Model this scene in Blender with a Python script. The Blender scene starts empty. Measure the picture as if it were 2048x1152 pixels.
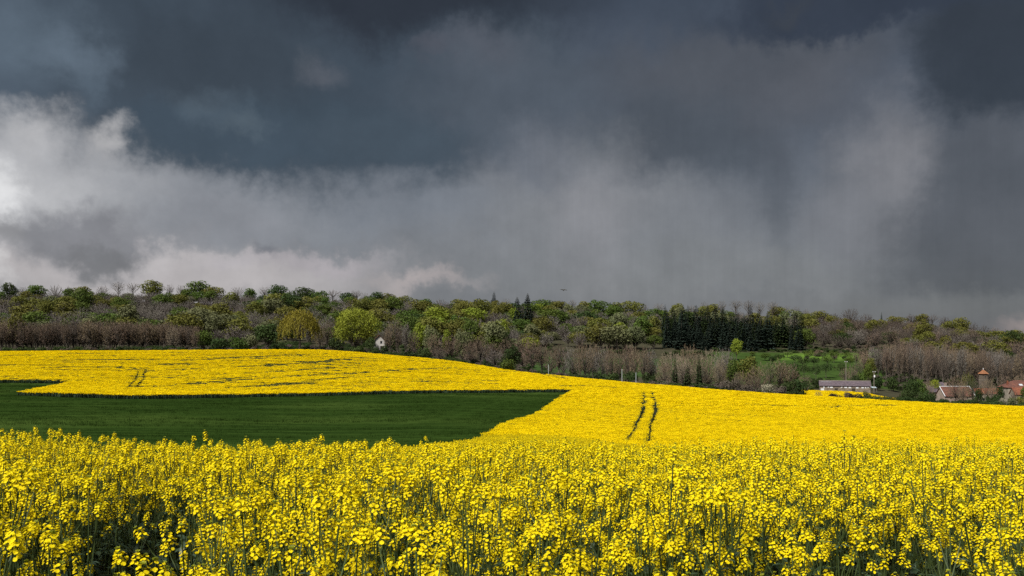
import bpy, bmesh, math, random
import numpy as np
from mathutils import Vector, Matrix, Euler

scene = bpy.context.scene
COL = scene.collection
PXF = 1800.0          # focal length in photo pixels (2048 wide)
HOR = 700.0           # photo row of the true horizon
EYE = 2.0             # camera height in metres

# ------------------------------------------------------------------ camera
cam_d = bpy.data.cameras.new("camera")
cam_d.sensor_width = 36.0
cam_d.lens = 36.0 * PXF / 2048.0
cam_d.shift_y = (HOR - 576.0) / 2048.0
cam_d.clip_start = 0.1
cam_d.clip_end = 20000.0
cam = bpy.data.objects.new("camera", cam_d)
cam.location = (0, 0, EYE)
cam.rotation_euler = (math.radians(90), 0, 0)
COL.objects.link(cam)
scene.camera = cam

# ------------------------------------------------------------------ exposure
EXPOSURE = 2.0
vs = scene.view_settings
vs.view_transform = 'Standard'
vs.look = 'None'
vs.gamma = 1.0
vs.use_curve_mapping = False
vs.exposure = EXPOSURE
scene.render.engine = 'CYCLES'
cy = scene.cycles
cy.max_bounces = 4
cy.diffuse_bounces = 2
cy.glossy_bounces = 1
cy.transmission_bounces = 2
cy.transparent_max_bounces = 4
cy.caustics_reflective = False
cy.caustics_refractive = False
cy.use_denoising = False

# ------------------------------------------------------------------ sun
SUN_EL, SUN_AZ = 50.0, -138.0        # azimuth from the view direction, minus = left
sun_d = bpy.data.lights.new("sun", 'SUN')
sun_d.energy = 1.5
sun_d.angle = math.radians(14)
sun_d.color = (1.0, 0.975, 0.925)
sun = bpy.data.objects.new("sun", sun_d)
_e, _a = math.radians(SUN_EL), math.radians(SUN_AZ)
sun_dir = Vector((math.sin(_a) * math.cos(_e), math.cos(_a) * math.cos(_e), math.sin(_e)))
sun.rotation_euler = sun_dir.to_track_quat('Z', 'Y').to_euler()
sun.location = sun_dir * 50
COL.objects.link(sun)


# ------------------------------------------------------------------ world: storm sky
def srgb(c):
    c = np.asarray(c, float) / 255.0
    return tuple(np.where(c <= 0.04045, c / 12.92, ((c + 0.055) / 1.055) ** 2.4))


def build_world():
    w = bpy.data.worlds.new("World")
    scene.world = w
    w.use_nodes = True
    w.cycles.sampling_method = 'MANUAL'
    w.cycles.sample_map_resolution = 256
    nt = w.node_tree
    nt.nodes.clear()
    N, L = nt.nodes, nt.links

    def math_n(op, a, b=None, clamp=False):
        n = N.new('ShaderNodeMath'); n.operation = op; n.use_clamp = clamp
        for i, v in enumerate((a, b)):
            if v is None: continue
            if isinstance(v, (int, float)): n.inputs[i].default_value = v
            else: L.new(v, n.inputs[i])
        return n.outputs[0]

    def vmath(op, a, b=None, scale=None):
        n = N.new('ShaderNodeVectorMath'); n.operation = op
        for i, v in enumerate((a, b)):
            if v is None: continue
            if isinstance(v, (tuple, list)): n.inputs[i].default_value = v
            else: L.new(v, n.inputs[i])
        if scale is not None:
            if isinstance(scale, (int, float)): n.inputs['Scale'].default_value = scale
            else: L.new(scale, n.inputs['Scale'])
        return n.outputs['Value'] if op in ('LENGTH', 'DOT_PRODUCT') else n.outputs['Vector']

    def noise(vec, scale, detail=4.0, rough=0.55):
        n = N.new('ShaderNodeTexNoise'); n.noise_dimensions = '3D'
        n.inputs['Scale'].default_value = scale
        n.inputs['Detail'].default_value = detail
        n.inputs['Roughness'].default_value = rough
        L.new(vec, n.inputs['Vector'])
        return n

    def maprange(v, a, b, c=0.0, d=1.0, smooth=True):
        n = N.new('ShaderNodeMapRange')
        n.interpolation_type = 'SMOOTHSTEP' if smooth else 'LINEAR'
        L.new(v, n.inputs['Value'])
        for k, x in (('From Min', a), ('From Max', b), ('To Min', c), ('To Max', d)):
            n.inputs[k].default_value = x
        return n.outputs['Result']

    def mix(fac, a, b):
        n = N.new('ShaderNodeMix'); n.data_type = 'RGBA'
        if isinstance(fac, (int, float)): n.inputs[0].default_value = fac
        else: L.new(fac, n.inputs[0])
        for i, v in ((6, a), (7, b)):
            if isinstance(v, tuple): n.inputs[i].default_value = (*v, 1.0)
            else: L.new(v, n.inputs[i])
        return n.outputs[2]

    tc = N.new('ShaderNodeTexCoord')
    nrm = vmath('NORMALIZE', tc.outputs['Generated'])
    sep = N.new('ShaderNodeSeparateXYZ'); L.new(nrm, sep.inputs[0])
    az = math_n('ARCTAN2', sep.outputs[0], sep.outputs[1])
    el = math_n('ARCSINE', sep.outputs[2])
    comb = N.new('ShaderNodeCombineXYZ'); L.new(az, comb.inputs[0]); L.new(el, comb.inputs[1])
    P0 = comb.outputs[0]
    n1 = vmath('SUBTRACT', noise(P0, 7.0, 3.0).outputs['Color'], (0.5, 0.5, 0.5))
    n2 = vmath('SUBTRACT', noise(P0, 26.0, 5.0, 0.6).outputs['Color'], (0.5, 0.5, 0.5))
    P = vmath('ADD', P0, vmath('SCALE', n1, scale=0.085))
    P = vmath('ADD', P, vmath('SCALE', n2, scale=0.046))
    n3 = vmath('SUBTRACT', noise(P0, 85.0, 4.0, 0.6).outputs['Color'], (0.5, 0.5, 0.5))
    P = vmath('ADD', P, vmath('SCALE', n3, scale=0.020))
    flat = N.new('ShaderNodeVectorMath'); flat.operation = 'MULTIPLY'
    L.new(P, flat.inputs[0]); flat.inputs[1].default_value = (1, 1, 0)
    P = flat.outputs[0]
    rain_on = None

    def to_ang(x, y):
        a = math.atan((x - 1024) / PXF)
        return a, math.atan((HOR - y) / math.hypot(PXF, x - 1024))

    ramp = N.new('ShaderNodeValToRGB')
    L.new(maprange(el, 0.0, 0.6, smooth=False), ramp.inputs[0])
    cr = ramp.color_ramp
    cr.elements[0].position = 0.0; cr.elements[0].color = (*srgb((112, 113, 117)), 1)
    cr.elements[1].position = 1.0; cr.elements[1].color = (*srgb((104, 112, 122)), 1)
    for p, c in ((0.2, (110, 113, 119)), (0.42, (80, 87, 98)), (0.62, (62, 70, 82))):
        e = cr.elements.new(p); e.color = (*srgb(c), 1)
    col = ramp.outputs[0]

    # (x, y, rx, ry, inner, outer, sRGB, opacity) cloud masses, placed by azimuth and elevation
    LAY = [
        (1100, 440, 520, 210, 0.2, 1.0, (124, 126, 130), 1.0),
        (1400, 540, 620, 90, 0.2, 1.0, (120, 122, 125), 0.9),
        (2000, 430, 330, 330, 0.25, 1.0, (80, 83, 89), 1.0),
        (-60, 390, 530, 245, 0.10, 1.0, (188, 188, 190), 1.0),
        (330, 550, 640, 95, 0.25, 1.0, (178, 173, 174), 1.0),
        (560, 420, 420, 100, 0.3, 1.0, (136, 139, 145), 0.9),
        (800, 400, 300, 110, 0.2, 1.0, (114, 119, 127), 0.9),
        (-150, 20, 560, 200, 0.5, 1.05, (76, 87, 99), 1.0),
        (620, 128, 560, 264, 0.72, 1.05, (62, 72, 82), 1.0),
        (1040, 190, 330, 170, 0.2, 1.0, (80, 87, 96), 0.85),
        (1100, 320, 210, 110, 0.0, 1.0, (106, 110, 118), 0.85),
        (420, 120, 320, 150, 0.2, 1.0, (55, 63, 71), 0.9),
        (820, -30, 480, 130, 0.35, 1.0, (42, 46, 53), 1.0),
        (640, 270, 280, 90, 0.2, 1.0, (59, 71, 81), 0.9),
        (470, 285, 270, 72, 0.50, 1.0, (61, 73, 84), 0.95),
        (760, 285, 210, 75, 0.35, 1.0, (65, 76, 86), 0.8),
        (60, 60, 190, 110, 0.1, 1.0, (89, 102, 114), 0.8),
        (150, 90, 110, 60, 0.1, 1.0, (108, 122, 136), 0.42),
        (190, 165, 60, 60, 0.0, 1.0, (102, 117, 131), 0.4),
        (640, 140, 75, 45, 0.0, 1.0, (99, 101, 108), 0.5),
        (600, 115, 30, 40, 0.0, 1.0, (85, 89, 95), 0.3),
        (440, 220, 90, 60, 0.0, 1.0, (92, 106, 117), 0.42),
        (510, 265, 55, 40, 0.0, 1.0, (94, 106, 114), 0.42),
        (950, 110, 150, 60, 0.0, 1.0, (89, 91, 99), 0.5),
        (850, 105, 60, 30, 0.0, 1.0, (82, 82, 90), 0.5),
        (232, 280, 56, 50, 0.0, 1.0, (206, 203, 202), 0.55),
        (70, 245, 120, 70, 0.0, 1.0, (192, 191, 192), 0.75),
        (5, 380, 60, 80, 0.1, 1.0, (240, 240, 240), 0.6),
        (-5, 530, 40, 60, 0.1, 1.0, (205, 203, 203), 0.8),
        (165, 470, 185, 78, 0.30, 1.0, (126, 126, 131), 0.95),
        (190, 500, 95, 40, 0.1, 1.0, (107, 107, 110), 0.8),
        (20, 455, 80, 40, 0.1, 1.0, (132, 131, 133), 0.7),
        (440, 445, 190, 60, 0.3, 1.0, (132, 134, 140), 0.8),
        (370, 480, 55, 34, 0.2, 1.0, (132, 133, 138), 0.8),
        (295, 500, 65, 45, 0.1, 1.0, (188, 183, 184), 0.9),
        (470, 520, 90, 26, 0.1, 1.0, (176, 171, 174), 0.8),
        (532, 500, 50, 24, 0.1, 1.0, (112, 114, 121), 0.9),
        (640, 520, 190, 32, 0.1, 1.0, (168, 162, 166), 0.8),
        (850, 556, 150, 30, 0.0, 1.0, (176, 166, 165), 0.7),
        (1380, 250, 300, 150, 0.3, 1.0, (73, 78, 85), 0.95),
        (1500, 120, 400, 100, 0.3, 1.0, (78, 81, 87), 0.9),
        (1190, 300, 120, 100, 0.0, 1.0, (98, 102, 107), 0.6),
        (1190, 440, 130, 210, 0.0, 1.0, (134, 134, 138), 0.8),
        (1620, 190, 170, 120, 0.1, 1.0, (86, 88, 94), 0.8),
        (1560, 330, 70, 200, 0.0, 1.0, (77, 81, 88), 0.7),
        (1775, 350, 120, 190, 0.1, 1.0, (122, 122, 126), 0.95),
        (1690, 440, 120, 110, 0.1, 1.0, (116, 117, 122), 0.8),
        (2040, 100, 210, 150, 0.60, 1.05, (49, 54, 61), 1.0),
        (1740, -10, 330, 85, 0.60, 1.0, (49, 55, 66), 1.0),
        (1560, 20, 60, 30, 0.2, 1.0, (54, 58, 65), 0.9),
        (1960, 480, 230, 130, 0.1, 1.0, (84, 86, 92), 0.9),
        (1850, 600, 420, 50, 0.1, 1.0, (105, 107, 110), 0.9),
        (2070, 645, 90, 34, 0.1, 1.0, (140, 130, 129), 0.9),
    ]
    for (x, y, rx, ry, i0, i1, c, op) in LAY:
        a, e = to_ang(x, y)
        d = vmath('SUBTRACT', P, (a, e, 0))
        d = vmath('MULTIPLY', d, (PXF / rx, PXF / ry, 0))
        r = vmath('LENGTH', d)
        m = maprange(r, i0, i1, op, 0.0)
        col = mix(m, col, srgb(c))
    # fine cloud texture
    fb = noise(P0, 16.0, 8.0, 0.62).outputs[0]
    f = maprange(fb, 0.25, 0.75, 0.86, 1.14, smooth=False)
    # rain shafts: vertical streaks in the falling rain
    sc = vmath('MULTIPLY', P0, (1.0, 0.045, 0.0))
    st = noise(sc, 75.0, 6.0, 0.72).outputs[0]
    stf = maprange(st, 0.3, 0.7, 0.955, 1.045, smooth=False)
    a0, _ = to_ang(960, 0)
    rm = math_n('MULTIPLY', maprange(az, a0 - 0.08, a0 + 0.06), maprange(el, 0.34, 0.20))
    stf = math_n('ADD', math_n('MULTIPLY', math_n('SUBTRACT', stf, 1.0), rm), 1.0)
    tot = math_n('MULTIPLY', f, stf)
    cl = vmath('SCALE', col, scale=tot)
    STR = 0.10
    cl = vmath('SCALE', cl, scale=1.0 / (STR * 2.0 ** EXPOSURE))
    sky = N.new('ShaderNodeTexSky')
    sky.sky_type = 'NISHITA'
    sky.sun_disc = False
    sky.sun_elevation = math.radians(SUN_EL)
    sky.sun_rotation = math.radians(SUN_AZ)
    out_c = mix(0.988, sky.outputs[0], cl)
    bg = N.new('ShaderNodeBackground')
    L.new(out_c, bg.inputs['Color'])
    bg.inputs['Strength'].default_value = STR
    o = N.new('ShaderNodeOutputWorld')
    L.new(bg.outputs[0], o.inputs['Surface'])


build_world()

# ------------------------------------------------------------------ numpy noise
_rs = np.random.RandomState(7)
_TAB = _rs.rand(256, 256)


def vnoise(x, y):
    x = np.asarray(x, float); y = np.asarray(y, float)
    xi = np.floor(x).astype(int); yi = np.floor(y).astype(int)
    fx = x - xi; fy = y - yi
    fx = fx * fx * (3 - 2 * fx); fy = fy * fy * (3 - 2 * fy)
    g = lambda a, b: _TAB[a % 256, b % 256]
    return ((g(xi, yi) * (1 - fx) + g(xi + 1, yi) * fx) * (1 - fy)
            + (g(xi, yi + 1) * (1 - fx) + g(xi + 1, yi + 1) * fx) * fy)


def fbm(x, y, o=4):
    v = 0; a = 0.5; s = 0
    for k in range(o):
        v = v + a * vnoise(x * 2 ** k + 13.7 * k, y * 2 ** k + 5.1 * k); s += a; a *= 0.5
    return v / s


# ------------------------------------------------------------------ terrain
def zc(d, y, h):      # ground height under a surface of height h seen at photo row y, distance d
    return EYE - (y - HOR) / PXF * d - h


SKY_Y = [(-600, 585), (0, 575), (200, 571), (400, 571), (650, 583), (800, 592), (1000, 601), (1130, 603), (1250, 608),
         (1400, 609), (1500, 607), (1600, 617), (1700, 624), (1850, 632), (1950, 646), (2048, 668), (2200, 700), (2700, 760)]


def hill_top(px, d=860.0):
    y = np.interp(px, [a for a, b in SKY_Y], [b for a, b in SKY_Y])
    return EYE - (y - HOR) / PXF * d - 13.5


NEAR = {
    'L': [(0, 0.06), (4, 0.0), (7, -0.08), (10, -0.21), (12, -0.52), (15, -1.15), (20, -2.1), (30, -3.3), (50, -5.4), (75, -6.3)],
    'M': [(0, 0), (4, 0), (7, -0.20), (10, -0.46), (12, -0.66), (20, -1.48), (30, -2.4), (50, -4.3), (75, -6.0)],
    'R': [(0, 0), (4, 0), (7, -0.20), (10, -0.44), (12, -0.66), (20, -1.55), (30, -2.9), (50, -5.2), (75, -7.0)],
}
COLS = {
    -600: NEAR['L'] + [(110, -6.6), (150, -7.2), (200, -7.0), (300, -5), (400, 0.2), (440, 0.4), (480, 1), (560, 5), (650, 16), (860, None)],
    0: NEAR['L'] + [(110, zc(110, 830, .5)), (150, zc(150, 803, .5)), (180, zc(180, 789, .5)), (230, zc(230, 765, .6)), (300, zc(300, 735, 1.3)),
                    (400, zc(400, 701, 1.3)), (440, 0.4), (480, 1), (560, 5), (650, 16), (860, None)],
    300: NEAR['L'] + [(110, zc(110, 833, .5)), (150, zc(150, 807, .5)), (180, zc(180, 795, .5)), (210, zc(210, 777, 1.3)), (300, zc(300, 738, 1.3)),
                      (400, zc(400, 699, 1.3)), (440, 1.0), (480, 1.5), (560, 5), (650, 15), (860, None)],
    650: NEAR['M'][:5] + [(20, -1.75), (30, -3.1), (50, -5.2), (75, -6.3), (110, zc(110, 842, .5)), (150, zc(150, 813, .5)), (190, zc(190, 792, .5)),
                          (210, zc(210, 781, 1.3)), (300, zc(300, 738, 1.3)), (400, zc(400, 696, 1.3)), (440, 1.2), (480, 2), (560, 6), (650, 15), (860, None)],
    900: NEAR['M'] + [(110, zc(110, 838, .5)), (150, zc(150, 810, .5)), (195, zc(195, 787, .5)), (215, zc(215, 779, 1.3)), (300, zc(300, 748, 1.3)),
                      (390, zc(390, 717, 1.3)), (430, -5), (480, -4), (560, 2), (650, 12), (860, None)],
    1145: NEAR['M'] + [(110, zc(110, 838, 1.3)), (150, zc(150, 810, 1.3)), (210, zc(210, 784, 1.3)), (270, zc(270, 765, 1.3)), (330, zc(330, 751, 1.3)),
                       (360, -10.5), (400, -11.5), (450, zc(450, 752, 0)), (480, zc(480, 736, 0)), (560, zc(560, 714, 0)), (620, 2), (700, 13), (860, None)],
    1290: NEAR['R'] + [(110, zc(110, 856, 1.3)), (150, zc(150, 825, 1.3)), (210, zc(210, 789, 1.3)), (270, zc(270, 773, 1.3)), (310, zc(310, 765, 1.3)),
                       (340, -13), (400, -15), (450, zc(450, 756, 0)), (520, zc(520, 727, 0)), (580, zc(580, 712, 0)), (640, 4), (700, 11), (860, None)],
    1600: NEAR['R'] + [(110, zc(110, 858, 1.3)), (150, zc(150, 835, 1.3)), (210, zc(210, 806, 1.3)), (265, zc(265, 789, 1.3)), (290, -13.9),
                       (330, -16.0), (375, -16.0), (400, -16.0), (450, zc(450, 760, 0)), (600, zc(600, 711, 0)), (660, 3), (750, 14), (860, None)],
    1720: NEAR['R'] + [(110, zc(110, 860, 1.3)), (150, zc(150, 838, 1.3)), (210, zc(210, 811, 1.3)), (262, zc(262, 797, 1.3)), (290, -15.0),
                       (330, -16.6), (375, -16.5), (400, -16.4), (450, zc(450, 762, 0)), (600, zc(600, 711, 0)), (660, 3), (750, 13), (860, None)],
    1850: NEAR['R'] + [(110, zc(110, 862, 1.3)), (150, zc(150, 842, 1.3)), (210, zc(210, 817, 1.3)), (260, zc(260, 804, 1.3)), (290, -16),
                       (330, -18.6), (390, -20.6), (430, -19), (480, -14), (550, -5), (700, 12), (860, None)],
    2048: NEAR['R'] + [(110, zc(110, 864, 1.3)), (150, zc(150, 845, 1.3)), (210, zc(210, 822, 1.3)), (260, zc(260, 813, 1.3)), (290, -17),
                       (330, -20), (390, -21.6), (430, -20), (480, -16), (560, -8), (700, -2), (860, None)],
    2700: NEAR['R'] + [(110, -10), (150, -12), (210, -14.5), (260, -16.5), (290, -19), (330, -22), (390, -24), (430, -24), (480, -22), (560, -20), (700, -20), (860, -24)],
}
_cx = sorted(COLS)
_ld = np.linspace(math.log(1.0), math.log(7000.0), 420)
_dd = np.exp(_ld)
_pg = np.arange(-600, 2701, 25.0)
_T = np.zeros((len(_cx), len(_dd)))
for i, c in enumerate(_cx):
    pts = [(d, (float(hill_top(c)) if z is None else z)) for d, z in COLS[c]]
    e = pts[-1][1]
    pts += [(930, e + 1), (1100, e - 4), (1600, e - 12), (3000, e - 30), (7000, e - 90)]
    _T[i] = np.interp(_dd, [p[0] for p in pts], [p[1] for p in pts])


def _smooth(a, n, axis):
    k = np.exp(-0.5 * (np.arange(-3 * n, 3 * n + 1) / n) ** 2); k /= k.sum()
    pad = [(0, 0)] * a.ndim; pad[axis] = (3 * n, 3 * n)
    b = np.pad(a, pad, mode='edge')
    return np.apply_along_axis(lambda v: np.convolve(v, k, mode='valid'), axis, b)


_T = _smooth(_T, 2, 1)
_TG = np.zeros((len(_pg), len(_dd)))
for j in range(len(_dd)):
    _TG[:, j] = np.interp(_pg, _cx, _T[:, j])
_TG = _smooth(_TG, 2, 0)
for j in range(len(_dd)):       # exact hill crest per column
    pass


def zg(X, Y):
    X = np.asarray(X, float); Y = np.asarray(Y, float)
    Yc = np.maximum(Y, 16.0)
    px = np.clip(1024 + PXF * X / Yc, -599, 2699)
    fi = (px + 600) / 25.0
    fj = (np.log(np.clip(Y, 1.01, 6900)) - _ld[0]) / (_ld[1] - _ld[0])
    i0 = np.clip(fi.astype(int), 0, len(_pg) - 2); j0 = np.clip(fj.astype(int), 0, len(_dd) - 2)
    a = fi - i0; b = fj - j0
    z = (_TG[i0, j0] * (1 - a) * (1 - b) + _TG[i0 + 1, j0] * a * (1 - b)
         + _TG[i0, j0 + 1] * (1 - a) * b + _TG[i0 + 1, j0 + 1] * a * b)
    return z


def zg1(x, y):
    return float(zg(np.array([x]), np.array([y]))[0])


def at(px, d, h=0.0):           # world point on the ground in photo column px at distance d
    X = (px - 1024) / PXF * d
    return Vector((X, d, zg1(X, d) + h))


def row_of(px, d, h):
    X = (np.asarray(px) - 1024) / PXF * np.asarray(d)
    return HOR + (EYE - zg(X, d) - h) / np.asarray(d) * PXF


def solve_d(px, y, h, d0=60.0, d1=420.0):   # first distance at which the surface meets photo row y
    ds = np.linspace(d0, d1, 721)
    r = row_of(np.full_like(ds, px), ds, h)
    k = np.argmax(r <= y)
    return float(ds[k]) if (r <= y).any() else float(ds[np.argmin(r)])


def pt(px, y, h, d0=60.0, d1=420.0):
    d = solve_d(px, y, h, d0, d1)
    return ((px - 1024) / PXF * d, d)


def inside(poly, X, Y):
    poly = np.asarray(poly); c = np.zeros(np.shape(X), bool)
    n = len(poly)
    for i in range(n):
        x1, y1 = poly[i]; x2, y2 = poly[(i + 1) % n]
        if y1 == y2: continue
        cond = ((y1 > Y) != (y2 > Y)) & (X < (x2 - x1) * (Y - y1) / (y2 - y1) + x1)
        c ^= cond
    return c


def seg_dist(pts, X, Y):
    best = np.full(np.shape(X), 1e9)
    for (x1, y1), (x2, y2) in zip(pts[:-1], pts[1:]):
        dx, dy = x2 - x1, y2 - y1
        t = np.clip(((X - x1) * dx + (Y - y1) * dy) / (dx * dx + dy * dy), 0, 1)
        best = np.minimum(best, np.hypot(X - x1 - t * dx, Y - y1 - t * dy))
    return best


def wp(px, d):
    return ((px - 1024) / PXF * d, d)


# field outlines in metres
WHEAT = [wp(-900, 36), wp(-900, 232), wp(-300, 232), pt(0, 764, .6), pt(146, 766, .6), pt(38, 789, .6), pt(150, 793, .6), pt(260, 796, .6), pt(500, 793, .6),
         pt(800, 786, .6), pt(1000, 784, .6), pt(1147, 783, .6), pt(1110, 808, .6), pt(1062, 842, .6), pt(1000, 861, .6, 40), wp(950, 52), wp(905, 42), wp(850, 37), wp(700, 36)]
CREST_D = [(-900, 404), (0, 404), (650, 404), (900, 392), (1145, 333), (1290, 312), (1600, 268), (1850, 262), (2048, 262), (2900, 262)]
RAPE2 = [wp(1560, 318), wp(1700, 318), wp(1790, 330), wp(1806, 345), wp(1800, 352), wp(1775, 350), wp(1750, 362), wp(1735, 376), wp(1570, 376)]


def rape_far(X, Y):
    px = 1024 + PXF * X / np.maximum(Y, 1)
    lim = np.interp(px, [a for a, b in CREST_D], [b for a, b in CREST_D])
    return (Y < lim)


def tram(pts):
    return [pt(a, b, 1.0) for a, b in pts]


TRAMS = [tram([(1250, 890), (1256, 884), (1272, 853), (1287, 820), (1289, 800), (1287, 785)]),
         tram([(1296, 890), (1298, 884), (1301, 853), (1312, 822), (1309, 800), (1304, 785)]),
         tram([(254, 778), (262, 769), (272, 761), (274, 752), (277, 743)]),
         tram([(271, 777), (280, 767), (287, 760), (288, 750), (290, 742)])]
STREAKS = [tram(p) for p in (
    [(280, 775), (330, 773), (400, 768), (500, 760), (620, 752), (700, 748), (800, 741), (905, 737)],
    [(255, 741), (320, 741), (400, 739), (512, 733), (600, 728), (700, 720)],
    [(60, 739), (140, 735), (230, 735), (300, 741)],
    [(540, 733), (620, 727), (690, 720)],
    [(380, 752), (440, 750), (512, 748), (600, 741), (660, 738)],
    [(420, 761), (480, 757), (512, 755), (580, 753)],
    [(0, 755), (90, 753), (190, 753), (265, 754)],
    [(480, 777), (560, 772), (660, 760), (700, 757)],
    [(340, 722), (420, 720), (520, 714), (600, 711)],
    [(1130, 774), (1180, 772), (1240, 778)],
    [(1520, 812), (1640, 816), (1780, 812)],
    [(1000, 745), (1060, 746), (1130, 758)],
)]


# ------------------------------------------------------------------ materials
def new_mat(name):
    m = bpy.data.materials.new(name); m.use_nodes = True
    nt = m.node_tree; nt.nodes.clear()
    o = nt.nodes.new('ShaderNodeOutputMaterial')
    return m, nt, o


def simple_mat(name, c1, c2=None, scale=8.0, rough=0.8, spec=0.2, trans=0.0, rnd=0.0, coord='Object', stretch=(1, 1, 1), bump=0.0, lo=0.35, hi=0.65, use_color=False, rnd_hue=0.0):
    m, nt, o = new_mat(name)
    N, L = nt.nodes, nt.links
    b = N.new('ShaderNodeBsdfPrincipled')
    b.inputs['Roughness'].default_value = rough
    b.inputs['Specular IOR Level'].default_value = spec
    src = None
    tex = None
    if c2 is not None:
        tc = N.new('ShaderNodeTexCoord')
        mp = N.new('ShaderNodeMapping'); mp.inputs['Scale'].default_value = stretch
        if coord == 'World':
            ge = N.new('ShaderNodeNewGeometry'); L.new(ge.outputs['Position'], mp.inputs[0])
        else:
            L.new(tc.outputs[coord], mp.inputs[0])
        tex = N.new('ShaderNodeTexNoise'); tex.inputs['Scale'].default_value = scale; tex.inputs['Detail'].default_value = 5
        L.new(mp.outputs[0], tex.inputs['Vector'])
        mr = N.new('ShaderNodeMapRange'); mr.inputs['From Min'].default_value = lo; mr.inputs['From Max'].default_value = hi
        L.new(tex.outputs[0], mr.inputs[0])
        mx = N.new('ShaderNodeMix'); mx.data_type = 'RGBA'
        L.new(mr.outputs[0], mx.inputs[0])
        mx.inputs[6].default_value = (*c1, 1); mx.inputs[7].default_value = (*c2, 1)
        src = mx.outputs[2]
    else:
        rgb = N.new('ShaderNodeRGB'); rgb.outputs[0].default_value = (*c1, 1); src = rgb.outputs[0]
    oi = None
    if use_color:
        oi = N.new('ShaderNodeObjectInfo')
        mu = N.new('ShaderNodeMix'); mu.data_type = 'RGBA'; mu.blend_type = 'MULTIPLY'; mu.inputs[0].default_value = 1.0
        L.new(src, mu.inputs[6]); L.new(oi.outputs['Color'], mu.inputs[7]); src = mu.outputs[2]
    if rnd or rnd_hue:
        oi = oi or N.new('ShaderNodeObjectInfo')
        hs = N.new('ShaderNodeHueSaturation')
        mr2 = N.new('ShaderNodeMapRange'); mr2.inputs['To Min'].default_value = 1 - rnd; mr2.inputs['To Max'].default_value = 1 + rnd
        L.new(oi.outputs['Random'], mr2.inputs[0]); L.new(mr2.outputs[0], hs.inputs['Value'])
        if rnd_hue:
            mh = N.new('ShaderNodeMath'); mh.operation = 'MULTIPLY_ADD'
            fr = N.new('ShaderNodeMath'); fr.operation = 'FRACT'
            ml = N.new('ShaderNodeMath'); ml.operation = 'MULTIPLY'; ml.inputs[1].default_value = 7.31
            L.new(oi.outputs['Random'], ml.inputs[0]); L.new(ml.outputs[0], fr.inputs[0])
            L.new(fr.outputs[0], mh.inputs[0]); mh.inputs[1].default_value = 2 * rnd_hue; mh.inputs[2].default_value = 0.5 - rnd_hue
            L.new(mh.outputs[0], hs.inputs['Hue'])
        L.new(src, hs.inputs['Color']); src = hs.outputs[0]
    L.new(src, b.inputs['Base Color'])
    if bump and tex is not None:
        bp = N.new('ShaderNodeBump'); bp.inputs['Strength'].default_value = bump; bp.inputs['Distance'].default_value = 0.05
        L.new(tex.outputs[0], bp.inputs['Height']); L.new(bp.outputs[0], b.inputs['Normal'])
    if trans:
        t = N.new('ShaderNodeBsdfTranslucent'); L.new(src, t.inputs[0])
        ms = N.new('ShaderNodeMixShader'); ms.inputs[0].default_value = trans
        L.new(b.outputs[0], ms.inputs[1]); L.new(t.outputs[0], ms.inputs[2]); L.new(ms.outputs[0], o.inputs[0])
    else:
        L.new(b.outputs[0], o.inputs[0])
    return m


M = {}
M['petal'] = simple_mat('rape_petal', (0.85, 0.645, 0.003), (0.89, 0.725, 0.008), scale=60, rough=0.7, spec=0.1, trans=0.30, rnd=0.06)
M['bud'] = simple_mat('rape_bud', (0.20, 0.24, 0.02), (0.34, 0.34, 0.02), scale=200, rough=0.6, trans=0.1, rnd=0.2)
M['stem'] = simple_mat('rape_stem', (0.036, 0.055, 0.014), (0.062, 0.085, 0.024), scale=12, rough=0.6, rnd=0.2)
M['leaf'] = simple_mat('rape_leaf', (0.024, 0.046, 0.020), (0.050, 0.078, 0.042), scale=14, rough=0.42, spec=0.45, trans=0.12, rnd=0.25)
M['fpetal'] = simple_mat('rape_canopy_bloom', (0.83, 0.595, 0.002), (0.88, 0.665, 0.005), scale=3, rough=0.8, spec=0.05, trans=0.22, rnd=0.07)
M['twig'] = simple_mat('twigs', (0.85, 0.85, 0.85), (1.15, 1.1, 1.05), scale=0.5, rough=0.9, spec=0.1, rnd=0.16, rnd_hue=0.012, use_color=True)
M['bark'] = simple_mat('bark', (0.085, 0.070, 0.056), (0.13, 0.11, 0.09), scale=3, rough=0.95, spec=0.1, rnd=0.2, stretch=(1, 1, .2))
M['foliage'] = simple_mat('tree_leaves', (0.72, 0.74, 0.7), (1.25, 1.22, 1.1), scale=0.55, rough=0.7, spec=0.15, trans=0.18, rnd=0.16, rnd_hue=0.014, use_color=True)
M['needles'] = simple_mat('conifer_needles', (0.8, 0.8, 0.8), (1.2, 1.2, 1.2), scale=0.8, rough=0.7, spec=0.2, rnd=0.2, use_color=True)
M['wheat'] = simple_mat('wheat_leaves', (0.017, 0.036, 0.006), (0.028, 0.053, 0.009), scale=0.4, rough=0.9, spec=0.0, rnd=0.35, trans=0.1)


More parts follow.
